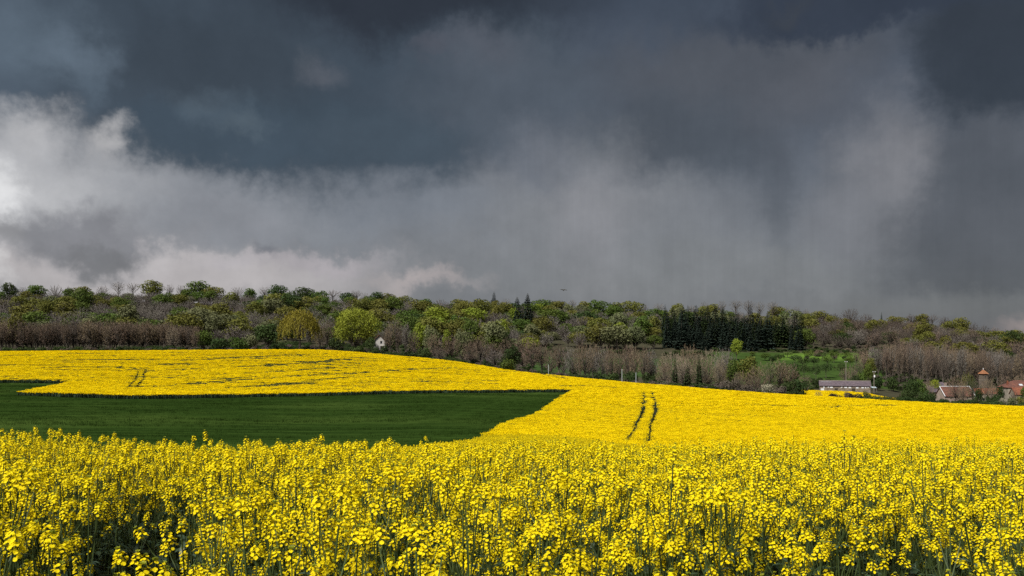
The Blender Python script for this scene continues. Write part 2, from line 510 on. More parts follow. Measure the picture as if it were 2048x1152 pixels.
# ------------------------------------------------------------------ mesh helper
class MB:
    def __init__(s):
        s.v = []; s.f = []; s.m = []; s.n = 0

    def add(s, verts, faces, mat=0):
        verts = np.asarray(verts, float).reshape(-1, 3)
        s.v.append(verts)
        for f in faces:
            s.f.append(tuple(i + s.n for i in f)); s.m.append(mat)
        s.n += len(verts)

    def quads(s, V, mat=0):            # V: (n,4,3)
        V = np.asarray(V, float); n = len(V)
        if n == 0: return
        s.v.append(V.reshape(-1, 3))
        k = V.shape[1]
        base = s.n + np.arange(n)[:, None] * k + np.arange(k)[None]
        s.f += [tuple(r) for r in base.tolist()]; s.m += [mat] * n
        s.n += n * k

    def box(s, x0, x1, y0, y1, z0, z1, mat=0):
        s.add([(x0, y0, z0), (x1, y0, z0), (x1, y1, z0), (x0, y1, z0), (x0, y0, z1), (x1, y0, z1), (x1, y1, z1), (x0, y1, z1)],
              [(0, 3, 2, 1), (4, 5, 6, 7), (0, 1, 5, 4), (1, 2, 6, 5), (2, 3, 7, 6), (3, 0, 4, 7)], mat)

    def tube(s, pts, rads, sides=5, mat=0, cap=True):
        pts = [Vector(p) for p in pts]; rings = []
        for i, p in enumerate(pts):
            t = (pts[min(i + 1, len(pts) - 1)] - pts[max(i - 1, 0)])
            t = t.normalized() if t.length > 1e-9 else Vector((0, 0, 1))
            a = t.cross(Vector((0.31, 0.95, 0.05))).normalized(); b = t.cross(a)
            rings.append([p + (a * math.cos(2 * math.pi * k / sides) + b * math.sin(2 * math.pi * k / sides)) * rads[i] for k in range(sides)])
        V = [v for r in rings for v in r]; F = []
        for i in range(len(pts) - 1):
            for k in range(sides):
                F.append((i * sides + k, i * sides + (k + 1) % sides, (i + 1) * sides + (k + 1) % sides, (i + 1) * sides + k))
        if cap:
            F.append(tuple(range(sides))[::-1]); F.append(tuple((len(pts) - 1) * sides + k for k in range(sides)))
        s.add(V, F, mat)

    def merge(s, o, mtx=None, matmap=None):
        V = np.concatenate(o.v) if o.v else np.zeros((0, 3))
        if mtx is not None:
            A = np.array(mtx); V = V @ A[:3, :3].T + A[:3, 3]
        s.v.append(V)
        s.f += [tuple(i + s.n for i in f) for f in o.f]
        s.m += [matmap[k] if matmap else k for k in o.m]
        s.n += len(V)

    def mesh(s, name, mats, smooth=False):
        me = bpy.data.meshes.new(name)
        V = np.concatenate(s.v) if s.v else np.zeros((0, 3))
        me.from_pydata(V.tolist(), [], s.f)
        for m in mats: me.materials.append(m)
        if s.m: me.polygons.foreach_set('material_index', s.m)
        if smooth: me.polygons.foreach_set('use_smooth', [True] * len(me.polygons))
        me.update()
        return me

    def build(s, name, mats, parent=None, smooth=False, loc=None):
        if not isinstance(mats, (list, tuple)): mats = [mats]
        return obj(name, s.mesh(name, mats, smooth), parent, loc)


def obj(name, data, parent=None, loc=None, link=COL):
    o = bpy.data.objects.new(name, data)
    link.objects.link(o)
    if loc is not None: o.location = loc
    if parent is not None: o.parent = parent
    return o


def tag(o, label=None, cat=None, group=None, kind=None):
    if label: o['label'] = label
    if cat: o['category'] = cat
    if group: o['group'] = group
    if kind: o['kind'] = kind
    return o


# ------------------------------------------------------------------ geometry-nodes scatter for uncountable stuff
def scatter_group(col):
    ng = bpy.data.node_groups.new('scatter', 'GeometryNodeTree')
    ng.interface.new_socket('Geometry', in_out='INPUT', socket_type='NodeSocketGeometry')
    ng.interface.new_socket('Geometry', in_out='OUTPUT', socket_type='NodeSocketGeometry')
    N, L = ng.nodes, ng.links
    gi = N.new('NodeGroupInput'); go = N.new('NodeGroupOutput')
    ci = N.new('GeometryNodeCollectionInfo')
    ci.inputs['Collection'].default_value = col
    ci.inputs['Separate Children'].default_value = True
    ci.inputs['Reset Children'].default_value = True
    ip = N.new('GeometryNodeInstanceOnPoints')
    ip.inputs['Pick Instance'].default_value = True

    def attr(name, t):
        a = N.new('GeometryNodeInputNamedAttribute'); a.data_type = t; a.inputs['Name'].default_value = name
        return a.outputs[0]
    L.new(gi.outputs[0], ip.inputs['Points'])
    L.new(ci.outputs[0], ip.inputs['Instance'])
    L.new(attr('idx', 'INT'), ip.inputs['Instance Index'])
    er = N.new('FunctionNodeEulerToRotation')
    L.new(attr('rot', 'FLOAT_VECTOR'), er.inputs[0])
    L.new(er.outputs[0], ip.inputs['Rotation'])
    L.new(attr('scl', 'FLOAT_VECTOR'), ip.inputs['Scale'])
    L.new(ip.outputs[0], go.inputs[0])
    return ng


def scatter(name, sources, P, idx, rot, scl, label, cat):
    """one object of kind 'stuff': points carrying instances of the source objects"""
    c = bpy.data.collections.new(name + '_sources')
    for i, (me, color) in enumerate(sources):
        o = bpy.data.objects.new('%s_source_%03d' % (name, i), me)
        if color is not None: o.color = (*color, 1)
        c.objects.link(o)
    me = bpy.data.meshes.new(name)
    n = len(P)
    me.vertices.add(n)
    me.vertices.foreach_set('co', np.asarray(P, np.float32).ravel())
    a = me.attributes.new('idx', 'INT', 'POINT'); a.data.foreach_set('value', np.asarray(idx, np.int32))
    a = me.attributes.new('rot', 'FLOAT_VECTOR', 'POINT'); a.data.foreach_set('vector', np.asarray(rot, np.float32).ravel())
    a = me.attributes.new('scl', 'FLOAT_VECTOR', 'POINT'); a.data.foreach_set('vector', np.asarray(scl, np.float32).ravel())
    me.update()
    o = obj(name, me)
    md = o.modifiers.new('scatter', 'NODES'); md.node_group = scatter_group(c)
    tag(o, label, cat, kind='stuff')
    return o


# ------------------------------------------------------------------ ground sheet
def build_ground():
    ys = np.concatenate([np.array([-400, -150, -60, -25, -10, -4, 0.0]), np.exp(np.linspace(math.log(1.2), math.log(6800), 330))])
    nu = 331
    us = np.linspace(-1, 1, nu)
    us = np.sign(us) * np.abs(us) ** 1.1
    W = np.maximum(ys, 0) * 0.95 + 40 + np.maximum(-ys, 0)
    X = us[None, :] * W[:, None]; Y = np.repeat(ys[:, None], nu, 1)
    Z = zg(X, np.maximum(Y, 1.1))
    Z = Z + np.where(Y > 420, (fbm(X / 40, Y / 40, 3) - .5) * 2.0, 0) * np.clip((Y - 420) / 100, 0, 1)
    V = np.stack([X, Y, Z], -1).reshape(-1, 3)
    ny = len(ys)
    i = np.arange(ny - 1)[:, None] * nu + np.arange(nu - 1)[None]
    F = np.stack([i, i + 1, i + nu + 1, i + nu], -1).reshape(-1, 4)
    me = bpy.data.meshes.new('ground')
    me.from_pydata(V.tolist(), [], F.tolist())
    me.polygons.foreach_set('use_smooth', [True] * len(me.polygons))
    # ground cover, by place: crop soil, verge grass, meadow, woodland floor
    x, y = V[:, 0], V[:, 1]
    px = 1024 + PXF * x / np.maximum(y, 16)
    cov = np.zeros((len(V), 3)) + np.array((0.045, 0.040, 0.022))
    crest = np.interp(px, [a for a, b in CREST_D], [b for a, b in CREST_D])
    wood = y > crest + 2
    cov[wood] = (0.050, 0.046, 0.026)
    verge = wood & (y < crest + 60) & (px > 1050)
    cov[verge] = (0.035, 0.06, 0.016)
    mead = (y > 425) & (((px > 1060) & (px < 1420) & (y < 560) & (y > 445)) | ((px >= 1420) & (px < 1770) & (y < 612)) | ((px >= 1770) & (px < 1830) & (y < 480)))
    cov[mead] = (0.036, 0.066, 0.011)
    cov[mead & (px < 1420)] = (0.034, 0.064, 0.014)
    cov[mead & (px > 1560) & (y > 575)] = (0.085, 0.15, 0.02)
    far = y > 1100
    cov[far] = (0.05, 0.07, 0.03)
    cov[y < 2.8] = (0.06, 0.09, 0.03)
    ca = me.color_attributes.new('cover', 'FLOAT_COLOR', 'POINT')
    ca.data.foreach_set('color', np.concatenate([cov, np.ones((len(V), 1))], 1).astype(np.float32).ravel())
    m, nt, o = new_mat('ground_cover')
    N, L = nt.nodes, nt.links
    at_ = N.new('ShaderNodeAttribute'); at_.attribute_name = 'cover'
    ge = N.new('ShaderNodeNewGeometry')
    t = N.new('ShaderNodeTexNoise'); t.inputs['Scale'].default_value = 0.22; t.inputs['Detail'].default_value = 9; t.inputs['Roughness'].default_value = .7
    L.new(ge.outputs['Position'], t.inputs['Vector'])
    mr = N.new('ShaderNodeMapRange'); mr.inputs[1].default_value = .3; mr.inputs[2].default_value = .7; mr.inputs[3].default_value = .55; mr.inputs[4].default_value = 1.4
    L.new(t.outputs[0], mr.inputs[0])
    sc = N.new('ShaderNodeVectorMath'); sc.operation = 'SCALE'
    L.new(at_.outputs['Color'], sc.inputs[0]); L.new(mr.outputs[0], sc.inputs['Scale'])
    b = N.new('ShaderNodeBsdfPrincipled'); b.inputs['Roughness'].default_value = .95; b.inputs['Specular IOR Level'].default_value = .1
    L.new(sc.outputs[0], b.inputs['Base Color'])
    bp = N.new('ShaderNodeBump'); bp.inputs['Strength'].default_value = .6; bp.inputs['Distance'].default_value = .3
    L.new(t.outputs[0], bp.inputs['Height']); L.new(bp.outputs[0], b.inputs['Normal'])
    L.new(b.outputs[0], o.inputs[0])
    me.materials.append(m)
    tag(obj('ground', me), kind='structure')


build_ground()

# ------------------------------------------------------------------ rapeseed: flower heads, plants, crop
rnd = random.Random(11)


def flower(mb, c, nrm, L, w, rr, mat=0):
    n = Vector(nrm).normalized()
    a = n.cross(Vector((0.2, 0.3, 0.93))).normalized(); b = n.cross(a)
    ph = rr.random() * math.pi
    Q = []
    for k in range(4):
        th = ph + k * math.pi / 2 + rr.uniform(-.15, .15)
        d = a * math.cos(th) + b * math.sin(th); s = n.cross(d)
        lift = rr.uniform(-.1, .45)
        p0 = c; p2 = c + d * L + n * L * lift
        m = c + d * L * .66 + n * L * lift * .8
        Q.append([p0, m + s * w, p2, m - s * w])
    mb.quads(np.array([[list(p) for p in q] for q in Q]), mat)


def make_raceme(seed, n=18, H=0.055, R=0.021, buds=9):
    rr = random.Random(seed); mb = MB()
    mb.tube([(0, 0, -0.02), (0, 0, H)], [0.0022, 0.0014], 3, 2, cap=False)
    T = []
    for i in range(n):
        t = i / n
        ang = i * 2.399 + rr.uniform(-.3, .3)
        h = H * (0.0 + .88 * t) + rr.uniform(-.004, .004)
        r = R * (1.0 - .42 * t) * rr.uniform(.8, 1.2)
        c = Vector((r * math.cos(ang), r * math.sin(ang), h + .25 * r))
        nr = (math.cos(ang) * rr.uniform(.5, 1), math.sin(ang) * rr.uniform(.5, 1), rr.uniform(.3, .9) + t * .6)
        flower(mb, c, nr, rr.uniform(.0074, .0094), rr.uniform(.0050, .0066), rr, 0)
        p = Vector((0, 0, h - .012))
        T.append([list(p), list(p + Vector((0, 0, .0018))), list(c)])
    mb.quads(np.array(T), 2)
    for i in range(buds):
        ang = i * 2.399; r = .0078 * math.sqrt(i / buds) + .001
        c = Vector((r * math.cos(ang), r * math.sin(ang), H + .006 + .004 * rr.random() - .3 * r)); s = .0026
        ax = Vector((math.cos(ang) * .4, math.sin(ang) * .4, 1)).normalized() * s * 1.7
        V = [c + ax, c - ax, c + Vector((s, 0, 0)), c + Vector((-s * .5, s * .87, 0)), c + Vector((-s * .5, -s * .87, 0))]
        mb.add(V, [(0, 2, 3), (0, 3, 4), (0, 4, 2), (1, 3, 2), (1, 4, 3), (1, 2, 4)], 1)
    return mb


def leaf_strip(mb, base, ang, length, width, droop, rise, mat):
    d = Vector((math.cos(ang), math.sin(ang), 0)); s = Vector((-math.sin(ang), math.cos(ang), 0))
    prof = [(0, .18), (.3, .8), (.62, 1.0), (.85, .6), (1.0, .05)]
    V = []; F = []
    for i, (t, w) in enumerate(prof):
        c = Vector(base) + d * (length * t) + Vector((0, 0, rise * t * length - droop * t * t * length))
        V += [c + s * w * width * .5 + Vector((0, 0, .12 * w * width)), c, c - s * w * width * .5 + Vector((0, 0, .12 * w * width))]
    for i in range(len(prof) - 1):
        F += [(3 * i, 3 * i + 1, 3 * i + 4, 3 * i + 3), (3 * i + 1, 3 * i + 2, 3 * i + 5, 3 * i + 4)]
    mb.add(V, F, mat)


RACEMES = [make_raceme(100 + i, n=[20, 26, 15, 24, 12, 27][i], H=[.060, .078, .050, .066, .040, .098][i], R=[.025, .027, .022, .029, .019, .023][i], buds=[9, 10, 12, 8, 14, 10][i]) for i in range(6)]
RACEME_ME = [r.mesh('flower_head', [M['petal'], M['bud'], M['stem']]) for r in RACEMES]
# a half-open head: mostly green buds
BUDHEAD = make_raceme(140, n=5, H=.03, R=.014, buds=26)
RACEMES.append(BUDHEAD); RACEME_ME.append(BUDHEAD.mesh('flower_head', [M['petal'], M['bud'], M['stem']]))


def make_plant(seed, H):
    rr = random.Random(seed)
    st = MB(); lv = MB(); heads = []
    lean = Vector((rr.uniform(-.05, .05), rr.uniform(-.05, .05), 0))
    main = [Vector((0, 0, 0)), lean * .3 + Vector((0, 0, H * .35)), lean * .7 + Vector((rr.uniform(-.01, .01), rr.uniform(-.01, .01), H * .7)), lean + Vector((0, 0, H))]
    st.tube(main, [.0075, .0062, .0046, .0026], 4, 0, cap=False)

    def head(p, dirv, sc):
        i = rr.choice([0, 1, 2, 3, 4, 5, 0, 1, 3, 5, 6])
        q = Vector((0, 0, 1)).rotation_difference(Vector(dirv).normalized())
        m = Matrix.Translation(p) @ q.to_matrix().to_4x4() @ Matrix.Rotation(rr.random() * 6.28, 4, 'Z') @ Matrix.Scale(sc, 4)
        heads.append((i, m))
    head(main[-1], (lean.x, lean.y, 1), rr.uniform(1.0, 1.25))
    nb = rr.randint(5, 7)
    for k in range(nb):
        z0 = H * rr.uniform(.45, .82)
        ang = k * 2.4 + rr.uniform(-.5, .5)
        d = Vector((math.cos(ang), math.sin(ang), 0))
        t = z0 / H
        p0 = lean * t + Vector((0, 0, z0))
        reach = rr.uniform(.06, .17)
        zt = min(H + .02, z0 + rr.uniform(.22, .42) * (1.15 - .3 * t))
        p3 = p0 + d * reach; p3.z = zt
        p1 = p0 + d * reach * .45 + Vector((0, 0, (zt - z0) * .35))
        p2 = p0 + d * reach * .8 + Vector((0, 0, (zt - z0) * .7))
        st.tube([p0, p1, p2, p3], [.0036, .0032, .0028, .0022], 3, 0, cap=False)
        head(p3, (p3 - p2), rr.uniform(.8, 1.15))
        leaf_strip(lv, p0, ang + .2, rr.uniform(.06, .11), rr.uniform(.018, .03), .5, .6, 0)
        # dropped-petal pedicels and young pods under the flower head
        for q in range(3):
            a2 = q * 2.1 + ang; pz = p3 + (p2 - p3) * rr.uniform(.1, .6)
            e = pz + Vector((math.cos(a2) * .02, math.sin(a2) * .02, .022))
            st.quads(np.array([[list(pz), list(pz + Vector((0, 0, .002))), list(e + Vector((0, 0, .001))), list(e)]]), 0)
    for k in range(8):
        z0 = H * rr.uniform(.12, .62); ang = k * 2.4 + rr.uniform(-.4, .4)
        leaf_strip(lv, lean * (z0 / H) + Vector((0, 0, z0)), ang, rr.uniform(.10, .22) * (1.1 - .5 * z0 / H), rr.uniform(.035, .065), rr.uniform(.3, .9), rr.uniform(.2, .7), 0)
    return st, lv, heads


PL_H = [1.30, 1.22, 1.36, 1.16, 1.27, 1.33, 1.10, 1.24, 1.20, 1.31]
PLANTS = [make_plant(300 + i, h) for i, h in enumerate(PL_H)]
PLANT_PARTS = [(s.mesh('stem', [M['stem']]), l.mesh('leaves', [M['leaf']]), hd) for s, l, hd in PLANTS]


def joined_plant(i):
    st, lv, heads = PLANTS[i]
    mb = MB(); mb.merge(st, matmap={0: 2}); mb.merge(lv, matmap={0: 3})
    for k, m in heads: mb.merge(RACEMES[k], m)
    return mb.mesh('rapeseed_plant_joined', [M['petal'], M['bud'], M['stem'], M['leaf']])


def gap_mask(X, Y):          # thin places in the crop near the camera: 0 = bare, 1 = full
    g = np.ones(np.shape(X))
    q = X / np.maximum(Y, .5)
    for (c, y0, rx, ry, k) in ((-.425, 5.3, .060, 1.7, 1.0), (-.375, 6.6, .07, .8, .95), (-.50, 4.7, .035, .8, .8), (-.097, 5.2, .024, 1.3, 1.0), (.405, 4.3, .08, .9, .85), (.115, 4.4, .02, .6, .7),
                               (.30, 3.5, .08, .3, .6), (.50, 3.6, .08, .4, .6), (-.15, 3.4, .07, .25, .6), (.04, 3.4, .06, .25, .5), (.2, 3.3, .06, .2, .6), (-.36, 3.5, .04, .3, .5), (.5, 5.4, .03, .5, .6), (-.27, 4.2, .02, .5, .6)):
        r = np.hypot((q - c) / rx, (Y - y0) / ry)
        g = g * (1 - k * np.clip((1.25 - r) * 2.5, 0, 1))
    return g


def crop_h(X, Y):            # relative crop height
    h = 1.0 + (fbm(X * .55 + 3, Y * .55, 3) - .5) * .13
    front = np.clip((4.6 - Y) / 1.6, 0, 1)
    h = h - front * (.05 + .10 * np.clip((X + .4) / 1.6, 0, 1))
    return h


def jitter_grid(x0, x1, y0, y1, s, seed):
    r = np.random.RandomState(seed)
    gx = np.arange(x0, x1, s); gy = np.arange(y0, y1, s)
    X, Y = np.meshgrid(gx, gy)
    X = X + r.uniform(-.5, .5, X.shape) * s * .95; Y = Y + r.uniform(-.5, .5, Y.shape) * s * .95
    return X.ravel(), Y.ravel(), r


def place_crop():
    # ---- full plants
    X, Y, r = jitter_grid(-12, 12, 2.95, 15.0, .158, 21)
    k = np.abs(X) < .63 * Y + .5
    X, Y = X[k], Y[k]
    g = gap_mask(X, Y)
    k = r.rand(len(X)) < g * np.where(Y < 4.3, np.where(X < 0, .85, .64), 1.0) * np.clip(.5 + 1.6 * (fbm(X * 1.1 + 7, Y * .8, 2) - .15), .5, 1)
    X, Y = X[k], Y[k]
    Z = zg(X, Y) - .01
    S = crop_h(X, Y) * r.uniform(.84, 1.05, len(X)) * np.where(r.rand(len(X)) < .05, 1.06, 1.0)
    R = r.uniform(0, 6.283, len(X)); I = r.randint(0, len(PL_H), len(X))
    TX = r.normal(0, .07, len(X)); TY = r.normal(0, .07, len(X))
    vis = np.abs(X) < .575 * Y
    order = np.argsort(np.where(vis, Y, 1e6))
    ind = order[:300]
    single = np.zeros(len(X), bool); single[ind] = True
    zones = []
    for q, i in enumerate(sorted(ind, key=lambda i: Y[i])):
        px = 1024 + PXF * X[i] / Y[i]
        e = bpy.data.objects.new('rapeseed_plant', None); COL.objects.link(e)
        e.empty_display_size = .1
        e.location = (X[i], Y[i], Z[i]); e.rotation_euler = (TX[i], TY[i], R[i]); e.scale = (S[i],) * 3
        side = ('in the lower left corner' if px < 340 else 'left of centre' if px < 800 else 'in the middle' if px < 1250 else 'right of centre' if px < 1700 else 'in the lower right corner')
        dep = 'very front' if Y[i] < 3.7 else 'second rank' if Y[i] < 4.3 else 'third rank'
        hh = PL_H[I[i]] * S[i]
        sz = 'tall' if hh > 1.25 else 'mid-height' if hh > 1.13 else 'short'
        tag(e, '%s yellow-flowering rapeseed plant at the %s of the field, %s' % (sz, dep, side), 'plant', 'rapeseed plants along the near field edge')
        st, lv, heads = PLANT_PARTS[I[i]]
        obj('stem', st, e); obj('leaves', lv, e)
        for kk, m in heads:
            h = obj('flower_head', RACEME_ME[kk], e); h.matrix_basis = m
    o = ~single
    scatter('rapeseed_crop', [(joined_plant(i), None) for i in range(len(PL_H))], np.stack([X, Y, Z], 1)[o], I[o], np.stack([TX, TY, R], 1)[o],
            np.repeat(S[o][:, None], 3, 1), 'dense yellow rapeseed in bloom behind the front plants, up to the first rise', 'rapeseed')

    # ---- middle distance plants, simpler heads
    srcs = []
    for i in range(6):
        rr = random.Random(500 + i); mb = MB()
        Q = []; B = []; ST = []
        for hN in range(10):
            x, y = rr.uniform(-.16, .16), rr.uniform(-.16, .16); H = rr.uniform(1.0, 1.32)
            for f in range(17):
                a = rr.random() * 6.28; c = np.array([x + math.cos(a) * .018, y + math.sin(a) * .018, H - .06 * rr.random()])
                u = np.array([rr.gauss(0, 1), rr.gauss(0, 1), rr.gauss(0, .6)]); u /= np.linalg.norm(u)
                w = np.cross(u, [math.cos(a), math.sin(a), .7]); w /= np.linalg.norm(w) + 1e-9
                s = .0145
                Q.append([c - u * s, c + w * s, c + u * s, c - w * s])
            B.append([[x - .006, y, H], [x + .006, y, H], [x, y, H + .02]])
            a = rr.random() * 3.14; dx, dy = math.cos(a) * .003, math.sin(a) * .003
            ST.append([[x * .3 - dx, y * .3 - dy, .3], [x * .3 + dx, y * .3 + dy, .3], [x + dx, y + dy, H], [x - dx, y - dy, H]])
        mb.quads(np.array(Q), 0); mb.quads(np.array(B), 1); mb.quads(np.array(ST), 2)
        for f in range(7):
            leaf_strip(mb, (rr.uniform(-.1, .1), rr.uniform(-.1, .1), rr.uniform(.2, .85)), rr.random() * 6.28, .17, .06, .5, .4, 3)
        srcs.append((mb.mesh('rapeseed_mid', [M['petal'], M['bud'], M['stem'], M['leaf']]), None))
    X, Y, r = jitter_grid(-40, 40, 14.6, 62, .27, 22)
    k = (np.abs(X) < .60 * Y + 1) & ~inside(WHEAT, X, Y)
    px = 1024 + PXF * X / Y
    k &= ~((px < 760) & (Y > 30))
    for t in TRAMS[:2]: k &= seg_dist(t, X, Y) > .22
    X, Y = X[k], Y[k]; n = len(X)
    Z = zg(X, Y)
    S = (1 + (fbm(X * .3, Y * .3, 3) - .5) * .16) * r.uniform(.9, 1.07, n)
    scatter('rapeseed_slope', srcs, np.stack([X, Y, Z], 1), r.randint(0, 6, n), np.stack([r.normal(0, .05, n), r.normal(0, .05, n), r.uniform(0, 6.28, n)], 1),
            np.stack([S, S, S], 1), 'yellow rapeseed on the slope running down from the first rise', 'rapeseed')

    # ---- far field in clumps
    def clump(seed, rad, nq, size, yellow=True, htop=1.3, ng=26):
        rr = random.Random(seed); mb = MB(); Q = []; G = []
        if yellow:
            for q in range(nq):
                a = rr.random() * 6.28; rr_ = rad * math.sqrt(rr.random())
                c = np.array([rr_ * math.cos(a), rr_ * math.sin(a), htop - abs(rr.gauss(0, .10)) + .04])
                u = np.array([rr.gauss(0, 1), rr.gauss(0, 1), rr.gauss(0, .55)]); u /= np.linalg.norm(u)
                w = np.cross(u, [rr.gauss(0, .5), rr.gauss(0, .5) - .3, 1]); w /= np.linalg.norm(w) + 1e-9
                s = size * rr.uniform(.6, 1.2)
                Q.append([c - u * s, c + w * s * .8, c + u * s, c - w * s * .8])
            mb.quads(np.array(Q), 0)
        for q in range(ng):
            a = rr.random() * 6.28; rr_ = rad * math.sqrt(rr.random())
            x, y = rr_ * math.cos(a), rr_ * math.sin(a); b = rr.random() * 3.14; dx, dy = math.cos(b) * .07, math.sin(b) * .07
            top = htop * rr.uniform(.6, .93 if nq > 20 else 1.04)
            G.append([[x - dx * .5, y - dy * .5, .05], [x + dx * .5, y + dy * .5, .05], [x + dx, y + dy, top], [x - dx, y - dy, top * .95]])
        mb.quads(np.array(G), 1)
        return mb.mesh('rapeseed_far', [M['fpetal'], M['leaf']])
    near_s = [(clump(600 + i, .34, 110, .033), None) for i in range(5)] + [(clump(650, .34, 9, .03, True, 1.2, 44), None)]
    far_s = [(clump(620 + i, .62, 140, .066), None) for i in range(5)] + [(clump(660, .62, 8, .06, True, 1.2, 80), None)]

    def far_field(name, x0, x1, y0, y1, sp, seed, srcs, label, only=None):
        X, Y, r = jitter_grid(x0, x1, y0, y1, sp, seed)
        px = 1024 + PXF * X / Y
        k = (px > -120) & (px < 2170)
        k &= (inside(only, X, Y) if only is not None else (rape_far(X, Y) & ~inside(WHEAT, X, Y)))
        X, Y, px = X[k], Y[k], px[k]
        low = np.zeros(len(X), bool)
        gone = np.zeros(len(X), bool)
        if only is None:
            for t in TRAMS:
                dd = seg_dist(t, X, Y)
                gone |= dd < (.34 + .24 * np.clip((Y - 110) / 60, 0, 1))
            for q, t in enumerate(STREAKS):
                dd = seg_dist(t, X, Y)
                nz = fbm(X * .22 + q * 9, Y * .5, 3)
                low |= dd < (nz - .30) * 10.0
            nz = fbm(X * .05 + 40, Y * .55 + X * .03, 4)
            m = np.clip((px - 0) / 100 + 1, 0, 1) * (px < 1000) * (Y > 200) * (Y < 385)
            low |= (nz > .592) & (m > 0)
            low |= (fbm(X * .25, Y * .9 + 50, 3) > .79)
        else:
            low |= fbm(X * .12, Y * .5 + 9, 3) > .70
        keep = ~gone
        X, Y, low = X[keep], Y[keep], low[keep]
        n = len(X); I = np.where(low, 5, r.randint(0, 5, n))
        S = (1 + (fbm(X * .08, Y * .15, 3) - .5) * .20) * r.uniform(.88, 1.08, n)
        scatter(name, srcs, np.stack([X, Y, zg(X, Y)], 1), I, np.stack([np.zeros(n), np.zeros(n), r.uniform(0, 6.28, n)], 1),
                np.stack([r.uniform(.9, 1.15, n), r.uniform(.9, 1.15, n), S], 1), label, 'rapeseed')
        return n
    n1 = far_field('rapeseed_valley', -80, 115, 61, 165, .46, 31, near_s, 'bright yellow rapeseed beside the dark green field, crossed by wheel tracks')
    n2 = far_field('rapeseed_hill', -290, 300, 165, 406, .86, 32, far_s, 'broad yellow rapeseed field rising to the crest below the woods')
    n3 = far_field('rapeseed_strip', 90, 170, 300, 380, .75, 33, far_s, 'narrow yellow rapeseed strip in front of the long low barn', RAPE2)
    print('rape clumps', n1, n2, n3)


place_crop()


